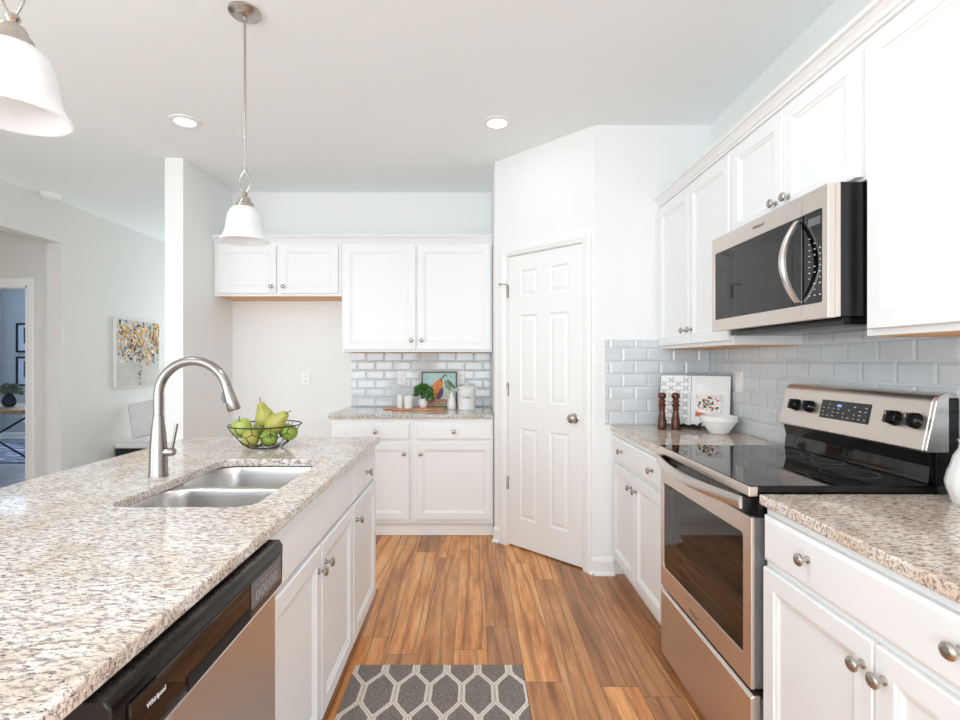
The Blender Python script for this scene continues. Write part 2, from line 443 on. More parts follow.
# pantry: return wall, diagonal wall with door opening, front wall
P1 = Vector((0.156, 3.71)); P2 = Vector((0.744, 3.124)); DL = (P2-P1).length
du = (P2-P1).normalized(); dn = Vector((du.y, -du.x))
if dn.y > 0: dn = -dn
FP = frame((P1.x, P1.y, 0), (du.x, du.y, 0), (dn.x, dn.y, 0))
DU0, DU1, DZ = 0.125, 0.748, 2.04
q = MB().m(WALL)
q.prism([(0.156, 3.71), (0.156, 4.375), (0.256, 4.375), (0.256, 3.75)], 2, 0, CH)
q.prism([(0.744, 3.124), (1.45, 3.124), (1.45, 3.224), (0.79, 3.224)], 2, 0, CH)
q.M = FP
q.box(0, DU0, -0.1, 0, 0, CH); q.box(DU1, DL, -0.1, 0, 0, CH); q.box(DU0, DU1, -0.1, 0, DZ, CH)
struct(q.build('wall_pantry'))

def casing(name, F, u0, u1, z, wd=0.058):
    """door casing with a stepped profile, mitred, on face n=0"""
    prof = [(0.0, 0.0), (0.0, 0.012), (0.012, 0.014), (0.02, 0.019), (wd-0.012, 0.021), (wd, 0.016), (wd, 0.0)]   # (offset away from opening, n)
    path = [(u0, 0.0, -1, 0), (u0, z, -1, 1), (u1, z, 1, 1), (u1, 0.0, 1, 0)]
    b = MB(F).m(TRIM); L = []
    for u, zz, su, sz in path: L.append([(u+su*o, n, zz+sz*o) for o, n in prof])
    b.loops(L)
    return struct(b.build(name))
casing('trim_pantry_door', FP, DU0-0.002, DU1+0.002, DZ+0.002)
FH = frame((0, 4.75, 0), (1, 0, 0), (0, -1, 0))
casing('trim_hall_door', FH, -5.0, -4.13, 2.0, 0.07)
q = MB(FP).m(TRIM)
q.box(DU0-0.001, DU0+0.004, -0.1, 0.0, 0, DZ); q.box(DU1-0.004, DU1+0.001, -0.1, 0.0, 0, DZ); q.box(DU0, DU1, -0.1, 0.0, DZ-0.004, DZ+0.001)
struct(q.build('trim_pantry_jamb'))
q = MB().m(TRIM)
q.box(-4.15, -4.13, 4.745, 4.875, 0, 2.0); q.box(-5.0, -4.98, 4.745, 4.875, 0, 2.0); q.box(-5.0, -4.13, 4.745, 4.875, 1.98, 2.0)
struct(q.build('trim_hall_jamb'))

def baseboard(name, segs):
    b = MB().m(TRIM)
    for (ox, oy), u, n, l in segs:
        b.M = frame((ox, oy, 0), (u[0], u[1], 0), (n[0], n[1], 0))
        b.prism([(0, 0), (0.014, 0), (0.014, 0.08), (0.010, 0.095), (0.006, 0.10), (0, 0.105)], 0, 0, l)
        b.prism([(0.014, 0), (0.030, 0), (0.027, 0.012), (0.014, 0.020)], 0, 0, l)
    return struct(b.build(name))
baseboard('baseboard_pantry', [((P1.x, P1.y), du, dn, 0.062), ((P1.x+du.x*0.809, P1.y+du.y*0.809), du, dn, DL-0.809), ((0.744-0.01, 3.124), (1, 0), (0, -1), 0.125)])
baseboard('baseboard_left', [((-3.73, 4.635), (0, 1), (1, 0), 2.56)])
baseboard('baseboard_back', [((-2.055, 4.375), (1, 0), (0, -1), 1.0)])
baseboard('baseboard_partition', [((-2.055, 3.63), (0, 1), (1, 0), 0.74), ((-2.185, 3.63), (1, 0), (0, -1), 0.13), ((-2.185, 3.63), (0, 1), (-1, 0), 3.5)])
baseboard('baseboard_hall', [((-4.06, 4.75), (1, 0), (0, -1), 0.2)])
baseboard('baseboard_office', [((-7.9, 8.6), (1, 0), (0, -1), 4.0), ((-7.9, 4.9), (0, 1), (1, 0), 3.68)])

# ---------------------------------------------------------------- pantry door (six panels)
dc = FP @ Vector((0.437, -0.03, 0))
pd = struct(bpy.data.objects.new('door_1', None)); C.objects.link(pd); pd.location = dc; LOC[pd.name] = Vector(dc)
b = MB(FP).m(DOORW)
u0, u1, z0, z1 = DU0+0.0065, DU1-0.0065, 0.012, DZ-0.007
us = [u0, u0+0.105, u0+0.255, u1-0.255, u1-0.105, u1]
zs = [z0, 0.208, 0.834, 1.017, 1.617, 1.747, 1.926, z1]
NF = -0.004
for i in range(5):
    for j in range(7):
        a, c_, d, e = us[i], us[i+1], zs[j], zs[j+1]
        if i in (1, 3) and j in (1, 3, 5):
            R = lambda k, n: [(a+k, n, d+k), (c_-k, n, d+k), (c_-k, n, e-k), (a+k, n, e-k)]
            b.loops([R(0, NF), R(0.010, NF-0.008), R(0.017, NF-0.008), R(0.036, NF-0.0015)], cap0=False)
        else:
            b.poly([(a, NF, d), (c_, NF, d), (c_, NF, e), (a, NF, e)])
b.loops([[(u0, NF, z0), (u1, NF, z0), (u1, NF, z1), (u0, NF, z1)], [(u0, -0.039, z0), (u1, -0.039, z0), (u1, -0.039, z1), (u0, -0.039, z1)]], cap0=False)
b.build('door_leaf', pd)
def knob_door(name, F, u, n, z, parent):
    b = MB(F).m(NICKELD)
    b.lathe([(0.032, 0), (0.032, 0.004), (0.026, 0.008), (0.014, 0.010), (0.012, 0.016), (0.020, 0.021), (0.028, 0.029), (0.030, 0.037), (0.026, 0.046), (0.012, 0.051), (0, 0.052)], (u, n, z), 24, 'y')
    return b.build(name, parent, smooth=True)
knob_door('door_knob', FP, u1-0.06, NF, 0.938, pd)
for z in (0.44, 1.10, 1.79):
    b = MB(FP).m(NICKELD)
    b.lathe([(0.007, -0.044), (0.007, 0.044), (0.004, 0.05), (0, 0.051)], (DU0+0.001, 0.006, z), 12, 'z')
    b.box(DU0+0.001, DU0+0.010, NF, NF+0.0025, z-0.044, z+0.044)
    hg = b.build('hinge', pd, smooth=True)
    if z > 1.5:
        b = MB(FP).m(NICKELD)
        b.tube([(DU0+0.001, 0.008, z+0.05), (DU0-0.012, 0.028, z+0.052), (DU0-0.034, 0.038, z+0.052)], 0.004, 8)
        b.lathe([(0.008, 0), (0.008, 0.01)], (DU0-0.034, 0.035, z+0.052), 12, 'y')
        b.build('door_stop', hg, smooth=True)

# ---------------------------------------------------------------- cabinets
def cab_knob(F, u, n, z, parent, r=0.016):
    b = MB(F).m(NICKELD)
    b.lathe([(0.010, 0), (0.0095, 0.003), (0.0058, 0.006), (0.005, 0.015), (0.009, 0.019), (r, 0.022), (r, 0.026), (r*0.8, 0.030), (r*0.4, 0.032), (0, 0.0325)], (u, n, z), 20, 'y')
    return b.build('knob', parent, smooth=True)
DOOR_R = [(0, 0.015), (0.003, 0.0195), (0.050, 0.0195), (0.054, 0.0155), (0.060, 0.0145), (0.068, 0.0095), (0.072, 0.0090)]
DRAW_R = [(0, 0.014), (0.007, 0.0175), (0.011, 0.0195), (0.013, 0.0195)]
def cabinet(name, F, W, D, z0, z1, fronts, label, kick=None, group=None, under=None, open_top=False, cat='cabinet', root=None):
    """fronts: (kind, u0, u1, z0, z1, [(ku, kz)...]); face plane at n=0"""
    c = F @ Vector((W/2, -D/2, 0 if kick else z0))
    t = thing(name, c, label, cat, group)
    b = MB(F).m(CAB)
    if open_top:
        th = 0.018
        b.box(0, W, -0.02, 0, z0, z1); b.box(0, th, -D, -0.02, z0, z1); b.box(W-th, W, -D, -0.02, z0, z1); b.box(th, W-th, -D, -D+th, z0, z1); b.box(th, W-th, -D+th, -0.02, z0, z0+th)
    else: b.box(0, W, -D, 0, z0, z1)
    b.build('carcass', t, bevel=0.0012)
    if kick:
        b = MB(F).m(TRIM if kick[1] else CAB)
        b.box(0, W, -D, -kick[0], 0, z0-0.0005)
        if kick[1]: b.prism([(-kick[0], 0.004), (-kick[0]+0.012, 0.004), (-kick[0]+0.012, 0.07), (-kick[0]+0.006, 0.08), (-kick[0], 0.084)], 0, 0, W)
        b.build('toe_kick', t)
    if under:
        b = MB(F).m(under); b.box(0.02, W-0.02, -D+0.004, -0.02, z0-0.003, z0-0.0002); b.build('underside', t)['label'] = 'bare wood underside'
    for kd, a, c_, d, e, kn in fronts:
        b = MB(F).m(CAB)
        b.panel(a, c_, d, e, DOOR_R if kd == 'door' else DRAW_R, 0.001)
        p = b.build({'door': 'door', 'drawer': 'drawer', 'panel': 'false_front'}[kd], t)
        for ku, kz in kn: cab_knob(F, ku, 0.0195, kz, p)
    return t

# back wall base and wall cabinets.  F: u = X + 1.04
FB = frame((-1.04, 3.772, 0), (1, 0, 0), (0, -1, 0))
def bx(X): return X + 1.04
WB = 1.19
cabinet('base_cabinet', FB, WB, 0.598, 0.105, 0.877, [
    ('drawer', bx(-1.02), bx(-0.468), 0.722, 0.842, [(bx(-0.715), 0.783)]), ('drawer', bx(-0.418), bx(0.138), 0.722, 0.842, [(bx(-0.140), 0.783)]),
    ('door', bx(-1.02), bx(-0.468), 0.135, 0.700, [(bx(-0.505), 0.622)]), ('door', bx(-0.418), bx(0.138), 0.135, 0.700, [(bx(-0.383), 0.622)])],
    'white base cabinet with two drawers over two doors against the far wall', kick=(0.048, True))
FBU = frame((-1.04, 4.06, 0), (1, 0, 0), (0, -1, 0))
cabinet('wall_cabinet', FBU, WB, 0.31, 1.372, 2.235, [
    ('door', bx(-1.022), bx(-0.452), 1.388, 2.213, [(bx(-0.487), 1.462)]), ('door', bx(-0.438), bx(0.137), 1.388, 2.213, [(bx(-0.405), 1.462)])],
    'tall white two-door wall cabinet above the pear picture on the far wall', under=TANWOOD)
FFR = frame((-2.052, 4.06, 0), (1, 0, 0), (0, -1, 0))
def fx(X): return X + 2.052
cabinet('wall_cabinet', FFR, 1.01, 0.31, 1.815, 2.235, [
    ('door', fx(-2.02), fx(-1.555), 1.835, 2.213, [(fx(-1.59), 1.885)]), ('door', fx(-1.528), fx(-1.065), 1.835, 2.213, [(fx(-1.494), 1.885)])],
    'short white two-door wall cabinet above the empty refrigerator space', under=TANWOOD)

# right side.  frame origin on face plane, u along +Y, out -X
def FR(x, y): return frame((x, y, 0), (0, 1, 0), (-1, 0, 0))
cabinet('base_cabinet', FR(0.862, 2.242), 0.879, 0.584, 0.105, 0.877, [
    ('drawer', 0.02, 0.855, 0.718, 0.850, [(0.16, 0.785), (0.66, 0.785)]),
    ('door', 0.02, 0.434, 0.125, 0.697, [(0.395, 0.625)]), ('door', 0.440, 0.855, 0.125, 0.697, [(0.48, 0.625)])],
    'white base cabinet under the counter between the range and pantry wall', kick=(0.06, False))
cabinet('base_cabinet', FR(0.862, 0.65), 0.850, 0.584, 0.105, 0.877, [
    ('drawer', 0.018, 0.838, 0.725, 0.855, [(0.232, 0.800), (0.638, 0.800)]),
    ('door', 0.018, 0.425, 0.120, 0.705, [(0.399, 0.645)]), ('door', 0.431, 0.838, 0.120, 0.705, [(0.457, 0.645)])],
    'white base cabinet in the right foreground, nearest the camera', kick=(0.06, False))
FXU = 1.145
cabinet('wall_cabinet', FR(FXU, 2.242), 0.88, 0.303, 1.372, 2.235, [
    ('door', 0.015, 0.430, 1.390, 2.213, [(0.395, 1.462)]), ('door', 0.440, 0.860, 1.390, 2.213, [(0.475, 1.462)])],
    'tall white two-door wall cabinet left of the microwave', under=TANWOOD)
cabinet('wall_cabinet', FR(FXU, 1.489), 0.752, 0.303, 1.828, 2.235, [
    ('door', 0.008, 0.372, 1.838, 2.213, [(0.337, 1.885)]), ('door', 0.378, 0.738, 1.838, 2.213, [(0.413, 1.885)])],
    'short white two-door wall cabinet right above the microwave', under=TANWOOD)
cabinet('wall_cabinet', FR(FXU, 0.62), 0.868, 0.303, 1.372, 2.235, [
    ('door', 0.01, 0.415, 1.390, 2.213, [(0.385, 1.462)]), ('door', 0.425, 0.845, 1.390, 2.213, [(0.460, 1.462)])],
    'large white wall cabinet right of the microwave, cut by the frame', under=TANWOOD)

def crown(F, L, label):
    b = MB(F).m(CAB)
    b.prism([(-0.03, 2.2355), (0.010, 2.2355), (0.012, 2.244), (0.018, 2.247), (0.024, 2.260), (0.036, 2.274), (0.044, 2.277), (0.046, 2.280), (0.046, 2.290), (-0.03, 2.290)], 0, 0, L)
    return tag(b.build('crown_molding'), label, 'molding')
crown(frame((-2.052, 4.06, 0), (1, 0, 0), (0, -1, 0)), 2.205, 'white crown molding along the tops of the far wall cabinets')
crown(FR(FXU, 0.62), 2.502, 'white crown molding along the tops of the right wall cabinets')

# island: dishwasher bay (Y 0.62-1.225), sink base, drawer cabinet; behind them a back panel
FI = frame((-0.515, 0, 0), (0, 1, 0), (1, 0, 0))
def FIo(y): return frame((-0.515, y, 0), (0, 1, 0), (1, 0, 0))
cabinet('island_cabinet', FIo(1.232), 0.896, 0.60, 0.105, 0.877, [
    ('panel', 0.008, 0.888, 0.712, 0.862, []), ('door', 0.008, 0.444, 0.120, 0.698, [(0.408, 0.627)]), ('door', 0.450, 0.888, 0.120, 0.698, [(0.486, 0.627)])],
    'white island sink cabinet with plain false front and two doors beside the dishwasher', kick=(0.07, False), open_top=True)
cabinet('island_cabinet', FIo(2.129), 0.489, 0.60, 0.105, 0.877, [
    ('drawer', 0.006, 0.480, 0.712, 0.862, [(0.243, 0.785)]), ('door', 0.006, 0.480, 0.120, 0.698, [(0.045, 0.627)])],
    'narrow white island cabinet with one drawer and one door at the far end', kick=(0.07, False))
b = MB().m(CAB); b.box(-1.15, -1.118, 0.30, 2.618, 0, 0.877); b.box(-1.118, -0.53, 0.30, 0.33, 0, 0.877); b.box(-1.118, -0.56, 0.33, 0.62, 0.0, 0.877)
tag(b.build('island_back_panel', bevel=0.001), 'white panel closing the back and near end of the kitchen island', 'panel')

# ---------------------------------------------------------------- counters
def rrect(x0, x1, y0, y1, r, n=8):
    P = []
    for cx, cy, a0 in ((x1-r, y1-r, 0), (x0+r, y1-r, PI/2), (x0+r, y0+r, PI), (x1-r, y0+r, 1.5*PI)):
        for k in range(n+1):
            a = a0 + PI/2*k/n; P.append((cx+r*math.cos(a), cy+r*math.sin(a)))
    return P
def counter(name, outer, holes, material, label, z0=0.88, z1=0.91):
    b = MB().m(material); bm = b.bm; edges = []
    for lp in [outer]+holes:
        vs = [bm.verts.new((x, y, z1)) for x, y in lp]
        edges += [bm.edges.new((vs[i], vs[(i+1) % len(vs)])) for i in range(len(vs))]
    bmesh.ops.triangle_fill(bm, edges=edges, use_beauty=True, use_dissolve=False)
    r = bmesh.ops.extrude_face_region(bm, geom=list(bm.faces))
    for v in [g for g in r['geom'] if isinstance(g, bmesh.types.BMVert)]: v.co.z = z0
    return tag(b.build(name, bevel=0.005, seg=3, smooth=True), label, 'countertop')
SK = (-0.990, -0.592, 1.372, 2.035)
counter('countertop', [(-1.46, 0.27), (-0.477, 0.27), (-0.477, 2.643), (-1.46, 2.643)], [rrect(*SK, 0.055)], GR_ISL, 'speckled cream granite countertop of the island, with the sink cutout')
counter('countertop', [(-1.06, 3.74), (0.154, 3.74), (0.154, 4.373), (-1.06, 4.373)], [], GR_B_TINTED, 'grey-looking granite countertop under the pear picture at the far wall')
counter('countertop', [(0.838, 2.240), (1.448, 2.240), (1.448, 3.122), (0.838, 3.122)], [], GR_R, 'granite countertop between range and pantry, with mills, cookbook and bowl')
counter('countertop', [(0.838, 0.60), (1.448, 0.60), (1.448, 1.502), (0.838, 1.502)], [], GR_R, 'granite countertop in the right foreground, in front of the range')

# ---------------------------------------------------------------- backsplashes
def backsplash(F, u0, u1, z0, z1, label, start=0.0, bay=None):
    b = MB(F).m(GROUT); b.box(u0, u1, 0.0005, 0.004, z0, z1)
    if bay: b.box(bay[0], bay[1], 0.0005, 0.004, z1, bay[2])
    b.m(TILE); ua, ub, zc = u0, u1, z1
    TW, TH, G, BV = 0.1535, 0.0775, 0.0018, 0.011
    j = 0; z = z0
    while z < (bay[2] if bay else z1)-0.012:
        if z >= zc-0.012: u0, u1, z1 = bay
        zt = min(z+TH, z1)
        u = ua + start - (TW/2 if j % 2 else 0) - TW
        while u < u1:
            a, c_ = max(u, u0), min(u+TW, u1)
            if c_-a > 0.012:
                a1, c1, d1, e1 = a+G/2, c_-G/2, z+G/2, zt-G/2
                # a cut tile keeps its bevel only on the factory edges
                ba = BV if a == u else 0.0006; bc = BV if c_ == u+TW else 0.0006; be = BV if zt == z+TH else 0.0006
                b.loops([[(a1, 0.0041, d1), (c1, 0.0041, d1), (c1, 0.0041, e1), (a1, 0.0041, e1)],
                         [(a1, 0.006, d1), (c1, 0.006, d1), (c1, 0.006, e1), (a1, 0.006, e1)],
                         [(a1+ba, 0.0098, d1+BV), (c1-bc, 0.0098, d1+BV), (c1-bc, 0.0098, e1-be), (a1+ba, 0.0098, e1-be)]], cap0=False)
            u += TW
        z += TH; j += 1
    return tag(b.build('backsplash'), label, 'backsplash')
backsplash(frame((0, 4.375, 0), (1, 0, 0), (0, -1, 0)), -1.038, 0.154, 0.911, 1.369, 'grey subway tile backsplash behind the pear picture on the far wall', 0.05)
backsplash(frame((0, 3.124, 0), (1, 0, 0), (0, -1, 0)), 0.802, 1.4385, 0.911, 1.432, 'short tiled backsplash on the pantry wall beside the pepper mills', 0.03)
backsplash(frame((1.45, 0, 0), (0, 1, 0), (-1, 0, 0)), 0.60, 3.1125, 0.911, 1.370, 'long tiled backsplash on the right wall above the range', 0.07, (1.492, 2.239, 1.430))

# ---------------------------------------------------------------- outlets
def outlet(F, u, z, label, n=0.0003, switch=False):
    t = thing('outlet' if not switch else 'light_switch', F @ Vector((u, n, z-0.058)), label, 'outlet' if not switch else 'switch')
    b = MB(F).m(WPLAST); b.panel(u-0.036, u+0.036, z-0.058, z+0.058, [(0, n+0.003), (0.004, n+0.006)], n); b.build('cover_plate', t)
    if switch:
        b = MB(F).m(WPLAST); b.panel(u-0.016, u+0.016, z-0.033, z+0.033, [(0, n+0.008), (0.003, n+0.0095)], n+0.0062); b.build('rocker', t)
    else:
        for s in (-1, 1):
            b = MB(F).m(WPLAST); zc = z+s*0.02
            b.panel(u-0.017, u+0.017, zc-0.014, zc+0.014, [(0, n+0.0078), (0.004, n+0.0085)], n+0.0062)
            b.m(GREYP); b.box(u-0.008, u-0.005, n+0.0085, n+0.0089, zc-0.003, zc+0.007); b.box(u+0.005, u+0.008, n+0.0085, n+0.0089, zc-0.003, zc+0.005)
            b.box(u-0.002, u+0.002, n+0.0085, n+0.0089, zc-0.011, zc-0.007)
            b.build('socket', t)
    return t
FBW = frame((0, 4.375, 0), (1, 0, 0), (0, -1, 0))
outlet(FBW, -1.425, 1.146, 'white outlet on the bare wall of the refrigerator space')
outlet(FBW, -0.606, 1.158, 'white outlet on the far tile, left of the pear picture', 0.0100)
outlet(FBW, -0.105, 1.158, 'white outlet on the far tile, right of the pear picture', 0.0100)
outlet(frame((1.45, 0, 0), (0, 1, 0), (-1, 0, 0)), 2.765, 1.188, 'white switch plate on the tile right of the cookbook', 0.0100, True)
outlet(frame((0, 8.6, 0), (1, 0, 0), (0, -1, 0)), -7.53, 0.33, 'white outlet low on the far office wall under the desk')

# ---------------------------------------------------------------- sink and faucet
t = thing('sink', (-0.78, 1.705, 0.69), 'undermount stainless steel double-bowl sink in the island', 'sink')
def bowl(y0, y1, dep):
    b = MB().m(SINKST); x0, x1 = -1.008, -0.572
    def ring(ins, z, r): return [(x, y, z) for x, y in rrect(x0+ins, x1-ins, y0+ins, y1-ins, r, 8)]
    L = [ring(0.0, 0.8790, 0.08), ring(0.001, 0.872, 0.08), ring(0.004, 0.85, 0.08), ring(0.012, 0.879-dep+0.05, 0.075), ring(0.022, 0.879-dep+0.018, 0.07), ring(0.045, 0.879-dep, 0.06), ring(0.12, 0.879-dep-0.003, 0.03)]
    b.loops(L, cap0=False)
    Lo = [[(x, y, z-0.002) for x, y, z in lp] for lp in L]
    o = b.build('bowl', t, smooth=True)
    s = o.modifiers.new('thickness', 'SOLIDIFY'); s.thickness = 0.0015; s.offset = 1
    cx, cy = (x0+x1)/2, (y0+y1)/2
    b = MB().m(NICKELD); z = 0.879-dep-0.003
    b.lathe([(0.045, 0.0005), (0.044, 0.003), (0.036, 0.0035), (0.033, 0.001), (0.008, 0.001), (0.007, 0.008), (0, 0.009)], (cx, cy, z), 24)
    b.build('drain', o, smooth=True)
bowl(1.362, 1.685, 0.20); bowl(1.712, 2.048, 0.20)
b = MB().m(SINKST)
_o = [(-0.565, 2.060), (-1.02, 2.060), (-1.02, 1.350), (-0.565, 1.350)]; _ed = []
for lp in (_o, rrect(-1.008, -0.572, 1.362, 1.685, 0.08, 8), rrect(-1.008, -0.572, 1.712, 2.048, 0.08, 8)):
    vs = [b.v((x, y, 0.8792)) for x, y in lp]; _ed += [b.bm.edges.new((vs[i], vs[(i+1) % len(vs)])) for i in range(len(vs))]
bmesh.ops.triangle_fill(b.bm, edges=_ed, use_beauty=True)
b.build('rim', t)

FXc, FYc = -1.066, 1.735
t = thing('faucet', (FXc, FYc, 0.9105), 'brushed nickel gooseneck pull-down faucet standing behind the sink', 'faucet')
b = MB().m(NICKEL)
b.lathe([(0.0305, 0), (0.0305, 0.004), (0.029, 0.012), (0.027, 0.09), (0.0225, 0.15), (0.0175, 0.195), (0.0165, 0.205)], (FXc, FYc, 0.9105), 32)
b.build('body', t, smooth=True)
b = MB().m(NICKEL); R_ = 0.118; cz = 1.300-R_; pts = [(FXc, FYc, 1.1165), (FXc, FYc, 1.14)]
for k in range(0, 26):
    a = PI - math.radians(162)*k/25
    pts.append((FXc+R_+R_*math.cos(a), FYc, cz+R_*math.sin(a)))
pts = [pts[0], pts[1]] + pts[2:]
b.tube(pts, 0.0152, 16)
b.build('spout', t, smooth=True)
e = Vector(pts[-1]); d = (Vector(pts[-1])-Vector(pts[-2])).normalized()
d = Vector((0.30, 0, -0.95)).normalized()
b = MB().m(NICKEL); b.tube([e+d*0.001, e+d*0.02, e+d*0.05, e+d*0.086, e+d*0.09], 0.016, 20, rad=[0.0158, 0.0165, 0.019, 0.0215, 0.019])
sh = b.build('spray_head', t, smooth=True)
b = MB().m(GREYP); b.tube([e+d*0.022+Vector((-0.017, 0, -0.004)), e+d*0.04+Vector((-0.023, 0, -0.006)), e+d*0.056+Vector((-0.021, 0, -0.006))], 0.006, 8)
b.build('spray_button', sh, smooth=True)
b = MB().m(NICKEL); hz = 0.992
b.lathe([(0.0145, 0.015), (0.0145, 0.05), (0.012, 0.054), (0, 0.055)], (FXc, FYc, hz), 20, 'x')
hv = b.build('handle_hub', t, smooth=True)
b = MB().m(NICKEL); b.tube([(FXc+0.043, FYc, hz), (FXc+0.052, FYc, hz+0.04), (FXc+0.062, FYc, hz+0.095)], 0.0052, 10, rad=[0.0055, 0.005, 0.0056]); b.build('lever', hv, smooth=True)

# ---------------------------------------------------------------- range
RX0, RY0, RY1 = 0.820, 1.510, 2.236
RF = frame((RX0, RY0, 0), (0, 1, 0), (-1, 0, 0)); RW = RY1-RY0       # u grows with Y; n out of the front
t = thing('range', (1.12, (RY0+RY1)/2, 0), 'stainless steel freestanding range with black glass cooktop', 'range')
b = MB().m(BLACKP); b.box(0.877, 1.435, RY0+0.002, RY1-0.002, 0.035, 0.895)
for x in (0.93, 1.38):
    for y in (RY0+0.06, RY1-0.06): b.lathe([(0.018, 0), (0.018, 0.035)], (x, y, 0), 12)
b.build('body', t, bevel=0.003)
b = MB(RF).m(STEEL); b.box(0.002, RW-0.002, -0.03, 0, 0.035, 0.302)
b.prism([(0, 0.302), (-0.010, 0.310), (-0.03, 0.310), (-0.03, 0.302)], 0, 0.002, RW-0.002)
b.m(GREYP); b.box(0.004, RW-0.004, -0.056, -0.0305, 0.04, 0.30)
b.build('storage_drawer', t, bevel=0.003)
# oven door: steel frame with opening, glass
b = MB(RF).m(STEEL); wz0, wz1, wu0, wu1 = 0.415, 0.778, 0.046, 0.694; dz0, dz1 = 0.330, 0.838
def framed(b, u0, u1, z0, z1, a, c_, d, e, n0, n1, r=0.012):
    hole = rrect(a, c_, d, e, r, 5); out = [(u1, z1), (u0, z1), (u0, z0), (u1, z0)]
    bm = b.bm
    ed = []
    for lp in (out, hole):
        vs = [b.v((u, n1, z)) for u, z in lp]; ed += [bm.edges.new((vs[i], vs[(i+1) % len(vs)])) for i in range(len(vs))]
    g = bmesh.ops.triangle_fill(bm, edges=ed, use_beauty=True)
    fs = [x for x in g['geom'] if isinstance(x, bmesh.types.BMFace)]
    for x in fs: x.material_index = b.mi
    r_ = bmesh.ops.extrude_face_region(bm, geom=fs)
    off = (b.M @ Vector((0, n0, 0))) - (b.M @ Vector((0, n1, 0)))
    for v in [x for x in r_['geom'] if isinstance(x, bmesh.types.BMVert)]: v.co += off
    for x in [x for x in r_['geom'] if isinstance(x, bmesh.types.BMFace)]: x.material_index = b.mi
framed(b, 0.0, RW, dz0, dz1, wu0, wu1, wz0, wz1, -0.012, 0.0)
dr = b.build('oven_door', t, bevel=0.002)
b = MB(RF).m(GREYP); b.box(0.001, RW-0.001, -0.052, -0.0125, dz0+0.002, dz1-0.002); b.build('door_liner', dr, bevel=0.002)
b = MB(RF).m(OVENG); b.box(wu0-0.01, wu1+0.01, -0.012, -0.0035, wz0-0.01, wz1+0.01); b.build('oven_window', dr)
text('brand_mark', 'Whirlpool', 0.018, text_frame(RF, 0.39, 0.0005, 0.358, True), MARKG, dr)
# bowed handle
b = MB(RF).m(STEELH); L = []
for k in range(21):
    s = k/20; u = 0.018 + s*(RW-0.036); n = 0.022 + 0.038*math.sin(PI*s); zc = 0.878-0.004*math.sin(PI*s)
    hw, hh = 0.0055, 0.0185
    L.append([(u, n-hw, zc-hh), (u, n+hw*0.4, zc-hh), (u, n+hw, zc-hh*0.5), (u, n+hw, zc+hh*0.5), (u, n+hw*0.4, zc+hh), (u, n-hw, zc+hh)])
b.loops(L); hd = b.build('door_handle', dr, smooth=True, ang=30)
for s in (0.022, RW-0.05):
    b = MB(RF).m(BLACKP); b.prism([(0.018, 0.852), (0.018, 0.896), (-0.03, 0.896), (-0.03, 0.8385), (-0.005, 0.8385)], 0, s, s+0.028); b.build('handle_bracket', hd)
# vent lip over the door
b = MB(RF).m(BLACKP); b.box(0.002, RW-0.002, -0.058, -0.022, 0.840, 0.898)
b.m(GREYP)
for k in range(40): b.box(0.05+k*0.0162, 0.058+k*0.0162, -0.022, -0.0212, 0.868, 0.880)
b.build('vent_trim', t)
# cooktop
b = MB().m(STEEL); b.box(0.812, 0.8405, RY0-0.002, RY1+0.002, 0.900, 0.930); b.build('front_rail', t, bevel=0.003)
CT = 0.933
b = MB().m(BLACKG); b.box(0.816, 1.372, RY0-0.003, RY1+0.003, 0.9302, CT); b.box(0.8406, 1.372, RY0+0.002, RY1-0.002, 0.896, 0.9302)
b.m(MARKG)
def ringm(b, c, r0, r1, z, seg=48):
    a = [[b.v((c[0]+r*math.cos(2*PI*k/seg), c[1]+r*math.sin(2*PI*k/seg), z)) for k in range(seg)] for r in (r0, r1)]
    for k in range(seg): b.f([a[0][k], a[0][(k+1) % seg], a[1][(k+1) % seg], a[1][k]])
for c, r in (((0.965, 1.68), 0.115), ((0.965, 1.68), 0.078), ((0.965, 2.05), 0.08), ((1.235, 1.68), 0.08), ((1.235, 2.05), 0.105), ((1.235, 2.05), 0.07), ((1.29, 1.865), 0.05)):
    ringm(b, c, r, r+0.0018, CT+0.0002)
b.build('cooktop', t)
# backguard
BG = MB().m(BLACKG); BG.prism([(1.352, CT+0.001), (1.358, 0.985), (1.347, 1.028), (1.438, 1.028), (1.438, CT+0.001)], 1, RY0+0.012, RY1-0.012)
BG.m(BLACKP); BG.box(1.372, 1.438, RY0+0.004, RY0+0.0118, 0.9305, 1.19); BG.box(1.372, 1.438, RY1-0.0118, RY1-0.004, 0.9305, 1.19)
bg = BG.build('backguard', t, bevel=0.002)
b = MB().m(STEEL)
prof = [(1.333, 1.034), (1.363, 1.176), (1.368, 1.190), (1.379, 1.199), (1.392, 1.202), (1.438, 1.202), (1.438, 1.030), (1.337, 1.0295)]
b.prism(prof, 1, RY0+0.010, RY1-0.004)
b.m(STEELH)
cap = [(1.335, 1.034), (1.366, 1.180), (1.373, 1.196), (1.386, 1.203), (1.398, 1.2045), (1.404, 1.2045), (1.404, 1.030), (1.340, 1.029)]
b.prism(cap, 1, RY0-0.001, RY0+0.0098)
b.build('control_panel', bg, bevel=0.002, smooth=True)
bp = bg
